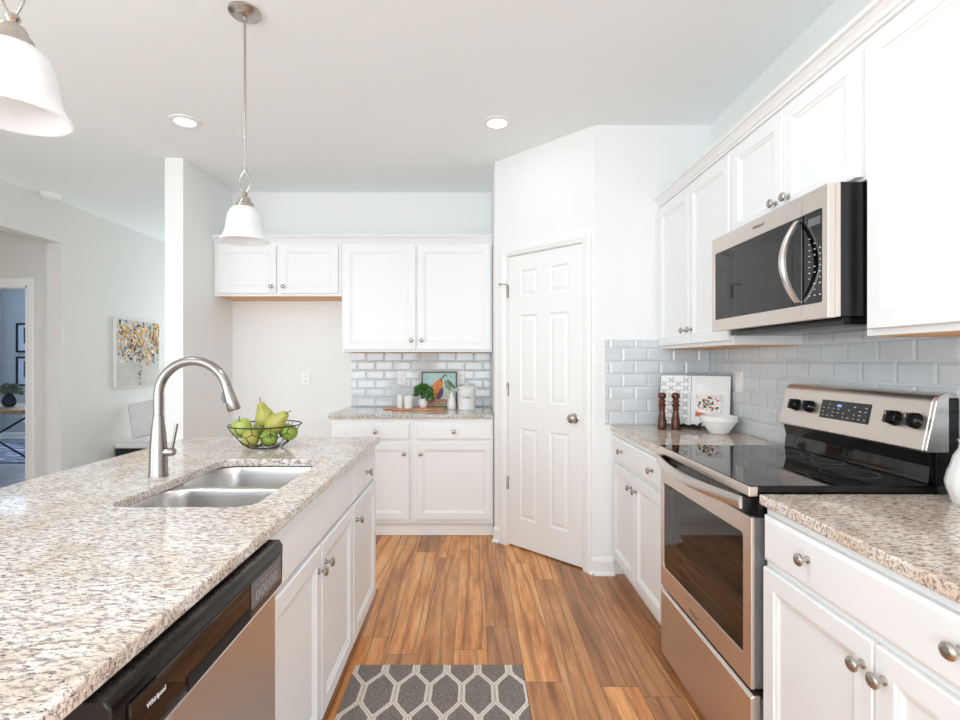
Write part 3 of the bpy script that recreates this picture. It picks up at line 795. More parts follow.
# slanted frame of the control face
sl = Vector((0.030, 0, 0.142)).normalized(); nn = Vector((-sl.z, 0, sl.x))
PF = Matrix(((0, nn.x, sl.x, 1.333), (1, nn.y, sl.y, RY0), (0, nn.z, sl.z, 1.034), (0, 0, 0, 1)))
b = MB(PF).m(BLACKG); b.panel(0.231, 0.476, 0.050, 0.120, [(0, 0.0015), (0.002, 0.002)], 0.0003)
b.m(MARK)
random.seed(3)
for r in range(4):
    for c_ in range(9):
        if (r, c_) in ((3, 4), (3, 5), (2, 4)): continue
        if random.random() < 0.72:
            uu = 0.248+c_*0.0262; zz = 0.062+r*0.014
            b.box(uu-0.003, uu+0.003+random.random()*0.004, 0.0021, 0.0024, zz-0.0012, zz+0.0012)
b.m(CLOCK)
for k in range(3): b.box(0.368+k*0.008, 0.373+k*0.008, 0.0021, 0.0024, 0.098, 0.107)
b.build('display', bp)
for kk, (ku) in enumerate((0.050, 0.126, 0.538, 0.622)):
    b = MB(PF).m(BLACKP)
    b.lathe([(0.025, 0.0005), (0.025, 0.004), (0.023, 0.010), (0.022, 0.022), (0.020, 0.0245), (0, 0.025)], (ku, 0, 0.085), 24, 'y')
    b.prism([(0.0245, 0.064), (0.037, 0.066), (0.037, 0.104), (0.0245, 0.106)], 0, ku-0.006, ku+0.006)
    b.m(MARK); b.box(ku-0.001, ku+0.001, 0.0372, 0.0376, 0.09, 0.103)
    for a in range(0, 360, 60):
        b.m(MARKG); ra = math.radians(a); cu_, cz_ = ku+0.031*math.cos(ra), 0.085+0.031*math.sin(ra)
        b.box(cu_-0.0014, cu_+0.0014, 0.0003, 0.0007, cz_-0.0014, cz_+0.0014)
    b.build('control_knob', bp, smooth=True)

# ---------------------------------------------------------------- microwave
MX, MY0, MY1 = 1.035, 1.494, 2.216
MF = frame((MX, MY0, 0), (0, 1, 0), (-1, 0, 0)); MW = MY1-MY0
t = thing('microwave', (1.24, (MY0+MY1)/2, 1.405), 'stainless steel over-the-range microwave with arched handle under short cabinet', 'microwave')
b = MB().m(BLACKP); b.box(1.074, 1.442, MY0+0.002, MY1+0.015, 1.432, 1.824)
b.box(1.10, 1.40, MY0+0.03, MY1-0.03, 1.408, 1.431); b.m(GREYP)
for k in range(12): b.box(1.11+k*0.008, 1.114+k*0.008, MY0+0.06, MY1-0.06, 1.4065, 1.408)
b.m(STEEL); b.box(1.06, 1.0735, MY0+0.0005, MY1-0.0005, 1.430, 1.822)
b.build('body', t, bevel=0.002)
b = MB(MF).m(STEEL)
SPL = 0.118
framed(b, SPL, MW, 1.427, 1.820, SPL+0.0012, MW-0.024, 1.475, 1.756, -0.024, 0.0, 0.006)
md = b.build('door', t, bevel=0.0015)
b = MB(MF).m(BLACKG); b.box(SPL+0.0003, MW-0.02, -0.014, -0.002, 1.470, 1.760); b.build('window', md)
text('brand_mark', 'Whirlpool', 0.018, text_frame(MF, 0.364, 0.0005, 1.790, True), MARKG, md)
b = MB(MF).m(STEEL); framed(b, 0.0, SPL-0.001, 1.427, 1.820, 0.024, SPL-0.0022, 1.475, 1.756, -0.024, 0.0, 0.006)
mc = b.build('control_column', t, bevel=0.0015)
b = MB(MF).m(BLACKG); b.box(0.018, SPL-0.0021, -0.014, -0.002, 1.470, 1.760)
b.m(MARK); random.seed(5)
for r in range(11):
    for c_ in range(3):
        if random.random() < 0.8:
            uu = 0.036+c_*0.024; zz = 1.50+r*0.0175
            b.box(uu-0.0035, uu+0.0035, -0.0019, -0.0014, zz-0.0012, zz+0.0012)
b.m(GREYP); b.box(0.034, 0.09, -0.0019, -0.0014, 1.712, 1.736)
b.m(BLACKG); b.box(SPL-0.0045, SPL-0.0002, -0.0022, 0.0004, 1.4755, 1.7555)
b.build('keypad', mc)
b = MB(MF).m(STEELH); L = []
for k in range(25):
    s = k/24; z = 1.485 + s*0.258; n = 0.006 + 0.050*math.sin(PI*s)**0.85
    dnn = 0.0065; hu = 0.012 - 0.003*abs(2*s-1)
    uc = SPL+0.012
    L.append([(uc-hu, n-dnn, z), (uc+hu, n-dnn, z), (uc+hu, n+dnn*0.3, z), (uc+hu*0.6, n+dnn, z), (uc-hu*0.6, n+dnn, z), (uc-hu, n+dnn*0.3, z)])
b.loops(L); b.build('handle', md, smooth=True, ang=30)

# ---------------------------------------------------------------- dishwasher
DY0, DY1 = 0.640, 1.222
DF = frame((-0.515, DY0, 0), (0, 1, 0), (1, 0, 0)); DW = DY1-DY0
t = thing('dishwasher', (-0.80, (DY0+DY1)/2, 0), 'stainless steel dishwasher with dark console built into the island', 'dishwasher')
b = MB().m(BLACKP); b.box(-1.10, -0.532, DY0, DY1, 0.02, 0.872); b.build('tub', t)
b = MB(DF).m(STEEL); b.box(0.002, DW-0.002, -0.010, 0.045, 0.112, 0.752); dd = b.build('door', t, bevel=0.004, smooth=True)
b = MB(DF).m(BLACKP); b.box(0.002, DW-0.002, -0.015, -0.0105, 0.112, 0.874); b.build('door_liner', t)
b = MB(DF).m(BLACKP); b.box(0.004, DW-0.004, -0.015, -0.008, 0.02, 0.108); b.build('toe_panel', t)
b = MB(DF).m(DARKB)
prof = [(-0.010, 0.7535), (0.046, 0.7535), (0.060, 0.772), (0.062, 0.862), (0.054, 0.875), (-0.010, 0.875)]
b.prism(prof, 0, 0.0, DW); cs = b.build('console', t, bevel=0.003, smooth=True)
b = MB(DF).m(BLACKG); b.panel(0.03, DW-0.018, 0.782, 0.852, [(0, 0.0632), (0.003, 0.0642), (0.006, 0.0634)], 0.0621)
b.build('fascia', cs)
b = MB(DF).m(BLACKM); b.panel(0.17, 0.40, 0.776, 0.800, [(0, 0.0650), (0.004, 0.0655)], 0.0622); b.build('pocket_handle', cs)
text('brand_mark', 'Whirlpool', 0.0105, text_frame(DF, 0.089, 0.0647, 0.822, False), MARK, cs)
b = MB(DF).m(GREYP)
b.panel(0.40, DW-0.024, 0.792, 0.846, [(0, 0.0652), (0.002, 0.0655)], 0.0640)
b.m(MARKL)
for k in range(5):
    u = 0.43+k*0.024; c = Vector((u, 0.0656, 0.812))
    b.tube([c + Vector((0.008*math.cos(a*PI/6), 0, 0.010*math.sin(a*PI/6))) for a in range(12)], 0.0009, 6, True)
    b.box(u-0.007, u+0.007, 0.0656, 0.066, 0.832, 0.8335)
b.build('button_strip', cs)

# ---------------------------------------------------------------- ceiling fittings
def pendant(x, y, label):
    t = thing('pendant_light', (x, y, 1.786), label, 'pendant light', 'pendant lights over the island')
    b = MB().m(NICKELD); b.lathe([(0.064, 2.7395), (0.064, 2.732), (0.058, 2.726), (0.045, 2.722), (0.040, 2.716), (0.012, 2.712), (0.010, 2.700)], (x, y, 0), 28); b.build('canopy', t, smooth=True)
    b = MB().m(NICKELD); b.lathe([(0.0048, 2.086), (0.0048, 2.712)], (x, y, 0), 12); b.lathe([(0.0075, 2.082), (0.009, 2.088), (0.0075, 2.096), (0.0048, 2.098)], (x, y, 0), 12); b.build('rod', t, smooth=True)
    b = MB().m(NICKELD)
    for s in (-1, 1):
        b.tube([(x+s*0.0225*math.sin(PI*k/14)**0.8*(1 if k else 0), y, 1.992+0.092*k/14) for k in range(15)], 0.0028, 8)
    b.build('loop', t, smooth=True)
    b = MB().m(NICKELD); b.lathe([(0.0, 1.998), (0.010, 1.996), (0.013, 1.988), (0.008, 1.980), (0.010, 1.976), (0.020, 1.972), (0.024, 1.962), (0.026, 1.953), (0.033, 1.949), (0.036, 1.940), (0.040, 1.928), (0.041, 1.921), (0.036, 1.921), (0.030, 1.935)], (x, y, 0), 28); b.build('cap', t, smooth=True)
    b = MB().m(SHADE)
    out = [(0.034, 1.934), (0.046, 1.930), (0.060, 1.916), (0.068, 1.894), (0.072, 1.868), (0.076, 1.842), (0.080, 1.824), (0.083, 1.820), (0.088, 1.808), (0.094, 1.801), (0.0965, 1.796), (0.0955, 1.792)]
    inn = [(0.092, 1.793), (0.089, 1.800), (0.082, 1.812), (0.077, 1.822), (0.072, 1.842), (0.068, 1.868), (0.064, 1.892), (0.056, 1.912), (0.043, 1.925), (0.031, 1.928)]
    b.lathe(out+inn, (x, y, 0), 40, cap0=False, cap1=False); b.build('shade', t, smooth=True)
    b = MB().m(CERAM); b.lathe([(0.015, 1.92), (0.015, 1.90), (0.024, 1.875), (0.028, 1.855), (0.022, 1.832), (0, 1.825)], (x, y, 0), 16); b.build('bulb', t, smooth=True)
    return t
pl = pendant(-0.94, 2.11, 'pendant lamp hanging in full view above the far part of the island')
copy_thing(pl, (-0.925, 1.030, 1.786), 'pendant lamp nearest the camera, cut off by the top left corner')
for k, (x, y) in enumerate(LAMPS[:2]):
    t = thing('recessed_light', (x, y, 2.728), ('lit round recessed ceiling light left of the far pendant', 'lit round recessed ceiling light above the pantry door side')[k], 'ceiling light', 'recessed ceiling lights')
    b = MB().m(WPLAST); b.lathe([(0.086, 2.7398), (0.085, 2.734), (0.066, 2.7285), (0.060, 2.730), (0.060, 2.7398)], (x, y, 0), 36); b.build('trim_ring', t, smooth=True)
    b = MB().m(LENS); b.lathe([(0.0595, 2.7396), (0.0595, 2.7315), (0.04, 2.729), (0, 2.7285)], (x, y, 0), 36); b.build('lens', t, smooth=True)
x, y = -3.675+0.06, 4.44
b = MB().m(WPLAST); b.lathe([(0.076, 2.7398), (0.076, 2.725), (0.070, 2.716), (0.060, 2.708), (0.055, 2.700), (0.02, 2.696), (0, 2.696)], (-3.645, y-0.02, 0), 32)
tag(b.build('smoke_detector', smooth=True), 'round white smoke detector on the living room ceiling', 'smoke detector')

# ---------------------------------------------------------------- rug
RUG = (-0.50, 0.21, 1.02, 2.178)
RUG_PH = -1.990
RUGM = rug_mat()
b = MB().m(RUGM); b.box(RUG[0], RUG[1], RUG[2], RUG[3], 0.0005, 0.009)
o = b.build('rug', bevel=0.003, org=(0, 0, 0.0005)); tag(o, 'grey rug with cream trellis pattern on the wood floor by the island', 'rug')

# ---------------------------------------------------------------- things on the island: wire bowl with fruit
BC = Vector((-0.938, 2.315, 0.9105))
t = thing('wire_fruit_bowl', BC, 'dark wire basket holding green pears and apples on the island', 'bowl')
def br(h): return 0.055 + (0.156-0.055)*(h/0.103)**0.55
b = MB().m(WIREM)
circ = lambda r, z, n=40: [(BC.x+r*math.cos(2*PI*k/n), BC.y+r*math.sin(2*PI*k/n), BC.z+z) for k in range(n)]
b.tube(circ(0.156, 0.103), 0.0027, 8, True); b.build('rim', t, smooth=True)
b = MB().m(WIREM); b.tube(circ(0.056, 0.003), 0.0027, 8, True); b.build('base_ring', t, smooth=True)
b = MB().m(WIREM); n = 12
def bp_(k, h): a = 2*PI*k/n; return Vector((BC.x+br(h)*math.cos(a), BC.y+br(h)*math.sin(a), BC.z+h))
for k in range(n):
    lv = (0.003, 0.020, 0.038, 0.062, 0.080, 0.103)
    b.tube([bp_(k, 0.003), bp_(k, 0.018)], 0.0018, 6)
    for s in (-0.5, 0.5):
        b.tube([bp_(k, 0.018), bp_(k+s*0.5, 0.026), bp_(k+s, 0.034)], 0.0018, 6)
        b.tube([bp_(k+0.5, 0.058), bp_(k+0.5+s*0.5, 0.066), bp_(k+0.5+s, 0.075)], 0.0018, 6)
    b.tube([bp_(k+0.5, 0.034), bp_(k+0.5, 0.046), bp_(k+0.5, 0.058)], 0.0018, 6)
    b.tube([bp_(k, 0.075), bp_(k, 0.09), bp_(k, 0.103)], 0.0018, 6)
b.build('wire_mesh', t, smooth=True)
PEAR = [(0, -0.040), (0.014, -0.040), (0.028, -0.033), (0.036, -0.018), (0.038, -0.002), (0.034, 0.014), (0.026, 0.028), (0.020, 0.040), (0.017, 0.052), (0.012, 0.060), (0.004, 0.062), (0, 0.060)]
APPL = [(0, -0.030), (0.010, -0.033), (0.022, -0.030), (0.034, -0.016), (0.038, 0.002), (0.035, 0.018), (0.026, 0.029), (0.014, 0.032), (0.006, 0.029), (0, 0.024)]
def fruit_at(kind, p, rot, material, label, sc=1.0):
    b = MB(Matrix.Rotation(rot[0], 4, 'X') @ Matrix.Rotation(rot[1], 4, 'Y'))
    pr = PEAR if kind == 'pear' else APPL
    ph = random.random()*6
    M3 = b.M.copy()
    b.M = Matrix.Translation(Vector(p)) @ M3 @ Matrix.Scale(sc, 4)
    t = thing(kind, Vector(p), label, kind, 'green fruit in the wire bowl')
    b.m(material).lathe(pr, (0, 0, 0), 24, wob=lambda a, h: 1+0.03*math.sin(a+ph)+0.02*math.sin(2*a+ph*2))
    b.build('flesh', t, smooth=True, ang=80)
    b = MB(Matrix.Translation(Vector(p)) @ M3 @ Matrix.Scale(sc, 4)).m(STEMM)
    top = 0.060 if kind == 'pear' else 0.025
    b.tube([(0, 0, top-0.004), (0.001, 0, top+0.010), (0.005, 0, top+0.022)], 0.0016, 6); b.build('stem', t)
fr = [('apple', (-1.040, 2.300, 0.998), (0.30, -0.15), APPLEM, 'round green apple at the left edge of the wire bowl', 1.22),
      ('pear', (-0.948, 2.335, 1.045), (-0.1, -0.35), PEARM, 'pear with a curved stem on top of the fruit heap', 1.12),
      ('pear', (-0.884, 2.295, 1.022), (0.25, 0.85), PEARM, 'yellow-green pear lying on top of the heap, right of center', 1.15),
      ('apple', (-0.985, 2.268, 0.957), (0.5, -1.3), PEARM, 'yellowish apple low at the front left inside the wire bowl', 1.05),
      ('apple', (-0.905, 2.270, 0.957), (1.1, 0.6), PEARG, 'green apple low at the front center of the wire bowl', 1.0),
      ('apple', (-0.826, 2.305, 0.978), (0.3, 0.5), PEARG, 'deep green apple at the right side of the wire bowl', 0.95),
      ('apple', (-0.872, 2.388, 0.975), (0.1, 0.3), PEARG, 'green apple at the back right of the wire bowl', 0.95),
      ('apple', (-0.935, 2.360, 0.960), (0.9, -0.9), APPLEM, 'pale green apple in the middle of the wire bowl, beneath the top pear', 0.95),
      ('apple', (-0.995, 2.395, 0.985), (0.1, 0.2), APPLEM, 'light green apple at the back left of the wire bowl', 0.95)]
for a in fr: fruit_at(*a)

# ---------------------------------------------------------------- far counter still life
CZ = 0.9105
b = MB().m(BOARD)
b.loops([[(x, y, z) for x, y in rrect(-0.660, -0.220, 4.02, 4.22, 0.095, 10)] for z in (CZ, CZ+0.014)])
b.box(-0.72, -0.655, 4.10, 4.14, CZ, CZ+0.014)
tag(b.build('cutting_board', bevel=0.004, smooth=True), 'wooden cutting board with handle under the cups on the far counter', 'cutting board')
BZ = CZ+0.0145
def cup(name, x, y, z, r, h, label, cat='cup', handle=0):
    t = thing(name, (x, y, z), label, cat)
    b = MB().m(CERAM); b.lathe([(r*0.86, 0), (r*0.9, 0.004), (r, h), (r-0.003, h), (r*0.86-0.001, 0.008), (0, 0.007)], (x, y, z), 28); b.build('vessel', t, smooth=True)
    if handle:
        b = MB().m(CERAM); b.tube([(x+handle*(r*0.93+0.020*math.sin(PI*k/8)), y-0.0, z+h*0.25+h*0.5*k/8) for k in range(9)], 0.004, 8); b.build('handle', t, smooth=True)
    return t
cup('cup', -0.585, 4.12, BZ, 0.029, 0.104, 'narrow white cup at the left end of the cutting board')
cup('cup', -0.514, 4.07, BZ, 0.036, 0.098, 'wider white cup beside the potted herb on the board')
# herb in round pot
hx, hy = -0.402, 4.14
t = thing('potted_herb', (hx, hy, BZ), 'leafy green herb in a small round white pot', 'potted plant')
b = MB().m(CERAM); b.lathe([(0.024, 0), (0.034, 0.012), (0.041, 0.035), (0.038, 0.058), (0.030, 0.072), (0.027, 0.070), (0.033, 0.05), (0, 0.048)], (hx, hy, BZ), 28); b.build('pot', t, smooth=True)
random.seed(11)
def leaves(b, c, R, n, ls, squash=0.8, base=0.0):
    for k in range(n):
        a = random.uniform(0, 2*PI); e = random.uniform(-0.5, 1.4); rr = R*random.uniform(0.45, 1.0)
        p = Vector(c) + Vector((math.cos(a)*math.cos(e)*rr, math.sin(a)*math.cos(e)*rr, math.sin(e)*rr*squash))
        d = (p-Vector(c)+Vector((0, 0, 0.02))).normalized(); d = (d+Vector((random.uniform(-.6, .6), random.uniform(-.6, .6), random.uniform(-.4, .4)))).normalized()
        sd = d.cross(Vector((random.uniform(-1, 1), random.uniform(-1, 1), random.uniform(-1, 1)))).normalized(); l = ls*random.uniform(0.7, 1.3)
        up = sd.cross(d)*l*0.15
        pts = [p, p+d*l*0.35+sd*l*0.42+up, p+d*l*0.75+sd*l*0.30, p+d*l, p+d*l*0.75-sd*l*0.30, p+d*l*0.35-sd*l*0.42+up]
        b.poly(pts)
b = MB().m(LEAF); leaves(b, (hx, hy, BZ+0.118), 0.080, 460, 0.019)
leaves(b, (hx+0.055, hy-0.02, BZ+0.06), 0.036, 90, 0.018, 1.2)
for k in range(14):
    a = 2*PI*k/14; b.tube([(hx, hy, BZ+0.05), (hx+0.03*math.cos(a), hy+0.03*math.sin(a), BZ+0.13)], 0.0012, 5)
b.build('foliage', t)
# pear picture
t = thing('pear_picture', (-0.285, 4.30, CZ), 'small framed painting of an orange pear leaning on the far tile', 'picture')
tilt = math.radians(6)
PM = Matrix.Translation((-0.285, 4.305, CZ)) @ Matrix.Rotation(-tilt, 4, 'X')
FPIC = PM @ Matrix(((1, 0, 0, 0), (0, -1, 0, 0), (0, 0, 1, 0), (0, 0, 0, 1)))
b = MB(FPIC).m(plain('dark_bronze_wood', (82, 66, 54), 0.4)); w2, hh, fr_ = 0.150, 0.300, 0.011
b.box(-w2, -w2+fr_, 0, 0.016, 0, hh); b.box(w2-fr_, w2, 0, 0.016, 0, hh); b.box(-w2+fr_, w2-fr_, 0, 0.016, 0, fr_); b.box(-w2+fr_, w2-fr_, 0, 0.016, hh-fr_, hh); b.box(-w2+fr_, w2-fr_, -0.002, 0.004, fr_, hh-fr_)
b.build('frame', t)
def paint(name, c): return plain('paint_'+name, c, 0.5, sc=70, var=0.12)
b = MB(FPIC).m(paint('teal', (176, 206, 204))); b.box(-w2+fr_, w2-fr_, 0.0042, 0.006, fr_, hh-fr_)
LV = [0.0062]
def blob(b, pts, material, n=None):
    b.m(material); LV[0] += 0.00004
    b.poly([(u, LV[0], z) for u, z in pts])
def ell(cu_, cz_, a, c_, rot=0, n=18):
    return [(cu_+a*math.cos(2*PI*k/n)*math.cos(rot)-c_*math.sin(2*PI*k/n)*math.sin(rot), cz_+a*math.cos(2*PI*k/n)*math.sin(rot)+c_*math.sin(2*PI*k/n)*math.cos(rot)) for k in range(n)]
blob(b, ell(0.06, 0.09, 0.07, 0.06), paint('pale_sage', (198, 206, 190)))
blob(b, ell(-0.02, 0.045, 0.11, 0.026, 0.05), paint('rose', (196, 128, 118)))
blob(b, ell(0.04, 0.030, 0.09, 0.014, 0.05), paint('olive', (168, 160, 120)))
pearo = [(-0.055, 0.085), (-0.068, 0.13), (-0.060, 0.175), (-0.035, 0.215), (-0.010, 0.235), (0.010, 0.235), (0.028, 0.215), (0.030, 0.18), (0.022, 0.13), (0.005, 0.09), (-0.025, 0.07)]
blob(b, pearo, paint('orange', (226, 130, 52)))
blob(b, [(-0.052, 0.10), (-0.056, 0.14), (-0.046, 0.18), (-0.03, 0.205), (-0.028, 0.16), (-0.035, 0.12)], paint('yellow', (236, 170, 84)))
blob(b, [(-0.030, 0.080), (-0.010, 0.12), (0.012, 0.155), (0.030, 0.17), (0.036, 0.12), (0.022, 0.085), (-0.005, 0.065)], paint('violet', (92, 62, 110)))
blob(b, [(0.010, 0.23), (0.020, 0.20), (0.030, 0.21), (0.026, 0.235)], paint('brown', (150, 62, 44)))
blob(b, ell(0.072, 0.185, 0.052, 0.016, -1.05), paint('leafgreen', (104, 132, 76)))
blob(b, ell(0.100, 0.195, 0.050, 0.014, -0.85), paint('leafdark', (88, 112, 78)))
blob(b, ell(0.072, 0.185, 0.044, 0.004, -1.05), paint('leaflight', (170, 182, 128)))
blob(b, [(0.004, 0.228), (0.012, 0.226), (0.045, 0.262), (0.066, 0.272), (0.062, 0.280), (0.038, 0.270)], paint('black', (34, 28, 30)))
b.build('painting', t)
# small bottle + canister
bx_, by_ = -0.175, 4.18
b = MB().m(CERAM); b.lathe([(0.034, 0), (0.037, 0.006), (0.036, 0.05), (0.026, 0.085), (0.014, 0.105), (0.012, 0.128), (0.015, 0.134), (0.010, 0.134), (0, 0.12)], (bx_, by_, CZ), 28)
tag(b.build('ceramic_bottle', smooth=True), 'white ceramic bottle left of the lidded canister', 'bottle')
cx_, cy_ = -0.052, 4.13
t = thing('canister', (cx_, cy_, CZ), 'white lidded canister with side handles beside the bottle', 'canister')
b = MB().m(CERAM); b.lathe([(0.068, 0), (0.071, 0.003), (0.071, 0.010), (0.069, 0.012), (0.069, 0.135), (0.071, 0.138), (0.071, 0.146), (0.067, 0.148), (0, 0.148)], (cx_, cy_, CZ), 36); b.build('body', t, smooth=True)
b = MB().m(CERAM); b.lathe([(0.062, 0.1485), (0.064, 0.160), (0.072, 0.172), (0.072, 0.180), (0.060, 0.188), (0.02, 0.194), (0.008, 0.197), (0.013, 0.206), (0.010, 0.214), (0, 0.216)], (cx_, cy_, CZ), 36); b.build('lid', t, smooth=True)
for s in (-1, 1):
    b = MB().m(CERAM); b.tube([(cx_+s*(0.066+0.020*math.sin(PI*k/8)), cy_, CZ+0.142+0.032*k/8) for k in range(9)], 0.0038, 8); b.build('side_handle', t, smooth=True)
FC = frame((cx_, cy_-0.0695, 0), (1, 0, 0), (0, -1, 0))
text('lettering', 'CAFE', 0.026, text_frame(FC, 0, 0.0003, CZ+0.098), MARKG, t)

# ---------------------------------------------------------------- right counter still life
MILL = [(0.0235, 0), (0.0245, 0.004), (0.0245, 0.050), (0.0225, 0.054), (0.0225, 0.060), (0.0195, 0.070), (0.0155, 0.105), (0.0165, 0.128), (0.0215, 0.136), (0.0215, 0.143), (0.0160, 0.147), (0.0165, 0.153), (0.0210, 0.156), (0.0195, 0.162), (0.0140, 0.168), (0.0150, 0.174), (0.0215, 0.182), (0.0235, 0.193), (0.0200, 0.204), (0.0100, 0.2095), (0, 0.210)]
m1 = thing('pepper_mill', (1.082, 2.93, CZ), 'turned dark wood pepper mill, the left one of the pair', 'pepper mill', 'dark wooden mills by the cookbook')
b = MB().m(WALNUT); b.lathe(MILL[:12], (1.082, 2.93, CZ), 28); b.build('body', m1, smooth=True)
b = MB().m(WALNUT); b.lathe([(0.014, 0.1472)]+MILL[11:], (1.082, 2.93, CZ), 28); b.build('head', m1, smooth=True)
copy_thing(m1, (1.150, 2.905, CZ), 'turned dark wood mill, the right one of the pair by the cookbook')
# cookbook on easel
BG0 = Matrix.Translation((1.246, 2.94, CZ)) @ Matrix.Rotation(math.radians(-38), 4, 'Z')
ea = thing('book_easel', (1.246, 2.94, CZ), 'small black scrolled metal easel under the open cookbook', 'book stand')
b = MB(BG0).m(BLACKM)
for s in (-1, 1):
    x = s*0.052
    b.tube([(x, 0.062, 0.10), (x, 0.022, 0.012), (x, -0.01, 0.0065), (x, -0.030, 0.012), (x+s*0.006, -0.036, 0.030), (x+s*0.016, -0.034, 0.040), (x+s*0.010, -0.030, 0.030)], 0.006, 8)
b.tube([(-0.052, -0.024, 0.014), (-0.026, -0.030, 0.028), (0, -0.030, 0.016), (0.026, -0.030, 0.028), (0.052, -0.024, 0.014)], 0.0065, 8)
b.box(-0.052, 0.052, -0.022, 0.02, 0.011, 0.017)
b.tube([(-0.052, 0.060, 0.098), (0.052, 0.060, 0.098)], 0.005, 8)
b.tube([(0, 0.060, 0.098), (0, 0.10, 0.0055)], 0.005, 8)
b.build('stand_frame', ea, smooth=True)
BM_ = BG0 @ Matrix.Translation((0, -0.002, 0.0185)) @ Matrix.Rotation(math.radians(-8), 4, 'X') @ Matrix(((1, 0, 0, 0), (0, -1, 0, 0), (0, 0, 1, 0), (0, 0, 0, 1)))
t = thing('cookbook', BM_.to_translation(), 'open cookbook with patterned left page and salad photo standing by mills', 'book')
PAPER = plain('book_paper', (238, 237, 236), 0.6, var=0.015)
PH = 0.292
b = MB(BM_).m(plain('book_cover', (96, 96, 98), 0.6)); b.box(-0.178, -0.004, -0.004, -0.0005, 0, PH); b.box(0.004, 0.212, -0.004, -0.0005, 0, PH); b.box(-0.004, 0.004, -0.006, -0.0007, 0, PH); b.build('cover', t)
def page(s, w, bulge, name, extra=None):
    b = MB(BM_).m(PAPER); L = []; N_ = 14
    h = lambda q: 0.0035 + bulge*(math.sin(PI*min(1, q*1.02)**0.55))**0.9
    for k in range(N_+1):
        q = k/N_; u = s*(0.0015+q*(w-0.003)); n = max(0.002, h(q))
        L.append([(u, 0.0, 0.004), (u, n, 0.004), (u, n, PH-0.004), (u, 0.0, PH-0.004)])
    b.loops(L)
    if extra: extra(b, h)
    return b.build(name, t, smooth=True, ang=50)
def pattern(b, h):
    g1 = plain('damask_grey', (188, 189, 184), 0.6, var=0.05); g2 = plain('damask_light', (206, 208, 202), 0.6, var=0.03)
    def put(pts, mm):
        b.m(mm); q = [(u, max(0.002, h(min(1, abs(u)/0.172)))+0.0012, z) for u, z in pts]
        b.poly(q)
    for i in range(4):
        for j in range(6):
            cu_ = -0.028-i*0.042; cz_ = 0.03+j*0.046 + (0.023 if i % 2 else 0)
            if cz_ > 0.27: continue
            for a in (0.7, 2.4, -0.7, -2.4): put(ell(cu_+0.011*math.cos(a), cz_+0.011*math.sin(a), 0.012, 0.0045, a, 10), g1)
            put(ell(cu_, cz_, 0.005, 0.005, 0, 8), g2)
page(-1, 0.176, 0.008, 'left_page', pattern)['label'] = 'page with grey leaf pattern'
def photo(b, h):
    cols = {k: plain('photo_'+k, c, 0.5, sc=120, var=0.15) for k, c in dict(cloth=(222, 214, 206), dish=(240, 232, 222), red=(200, 82, 58), rim=(196, 96, 70), green=(104, 122, 66), tan=(206, 166, 120), pink=(214, 128, 112), dark=(92, 54, 40)).items()}
    lv = [0.0006]
    def put(pts, mm):
        b.m(cols[mm]); lv[0] += 0.00012
        pts = [(min(0.168, max(0.030, u)), min(0.185, max(0.052, z))) for u, z in pts]
        b.poly([(u, 0.0118+lv[0], z) for u, z in pts])
    put([(0.030, 0.052), (0.168, 0.052), (0.168, 0.18), (0.030, 0.18)], 'cloth')
    put(ell(0.10, 0.12, 0.075, 0.052), 'dish')
    put([(0.030, 0.055), (0.168, 0.055), (0.168, 0.072), (0.10, 0.072), (0.030, 0.082)], 'rim')
    random.seed(8)
    for k in range(46):
        a = random.uniform(0, 2*PI); r = random.random()**0.6
        put(ell(0.10+0.064*r*math.cos(a), 0.13+0.038*r*math.sin(a), random.uniform(0.004, 0.013), random.uniform(0.003, 0.007), random.uniform(0, 3), 9), random.choice(['red', 'green', 'tan', 'pink', 'dish', 'dark', 'tan', 'cloth']))
page(1, 0.208, 0.0075, 'right_page', photo)['label'] = 'white page with a salad photo'
# nested bowls
bz = (1.318, 2.745, CZ)
b = MB().m(CERAM); b.lathe([(0.042, 0), (0.046, 0.003), (0.052, 0.010), (0.083, 0.058), (0.086, 0.066), (0.0925, 0.068), (0.0935, 0.074), (0.0935, 0.094), (0.0915, 0.0965), (0.089, 0.095), (0.086, 0.070), (0.050, 0.016), (0, 0.012)], bz, 44)
tag(b.build('mixing_bowl', smooth=True), 'white ceramic mixing bowl standing in front of the cookbook', 'bowl')
# white jar at the right edge
jx, jy = 1.365, 1.375
b = MB().m(CERAM)
b.lathe([(0.055, 0), (0.060, 0.004), (0.072, 0.045), (0.074, 0.060), (0.069, 0.085), (0.0665, 0.093), (0.0645, 0.096), (0.056, 0.130), (0.045, 0.150), (0.043, 0.165), (0.047, 0.175), (0.043, 0.176), (0, 0.16)], (jx, jy, CZ), 60, wob=lambda a, h: 1+0.012*math.cos(16*a))
tag(b.build('ceramic_jar', smooth=True), 'white fluted ceramic jar at the right edge beside the range', 'jar')

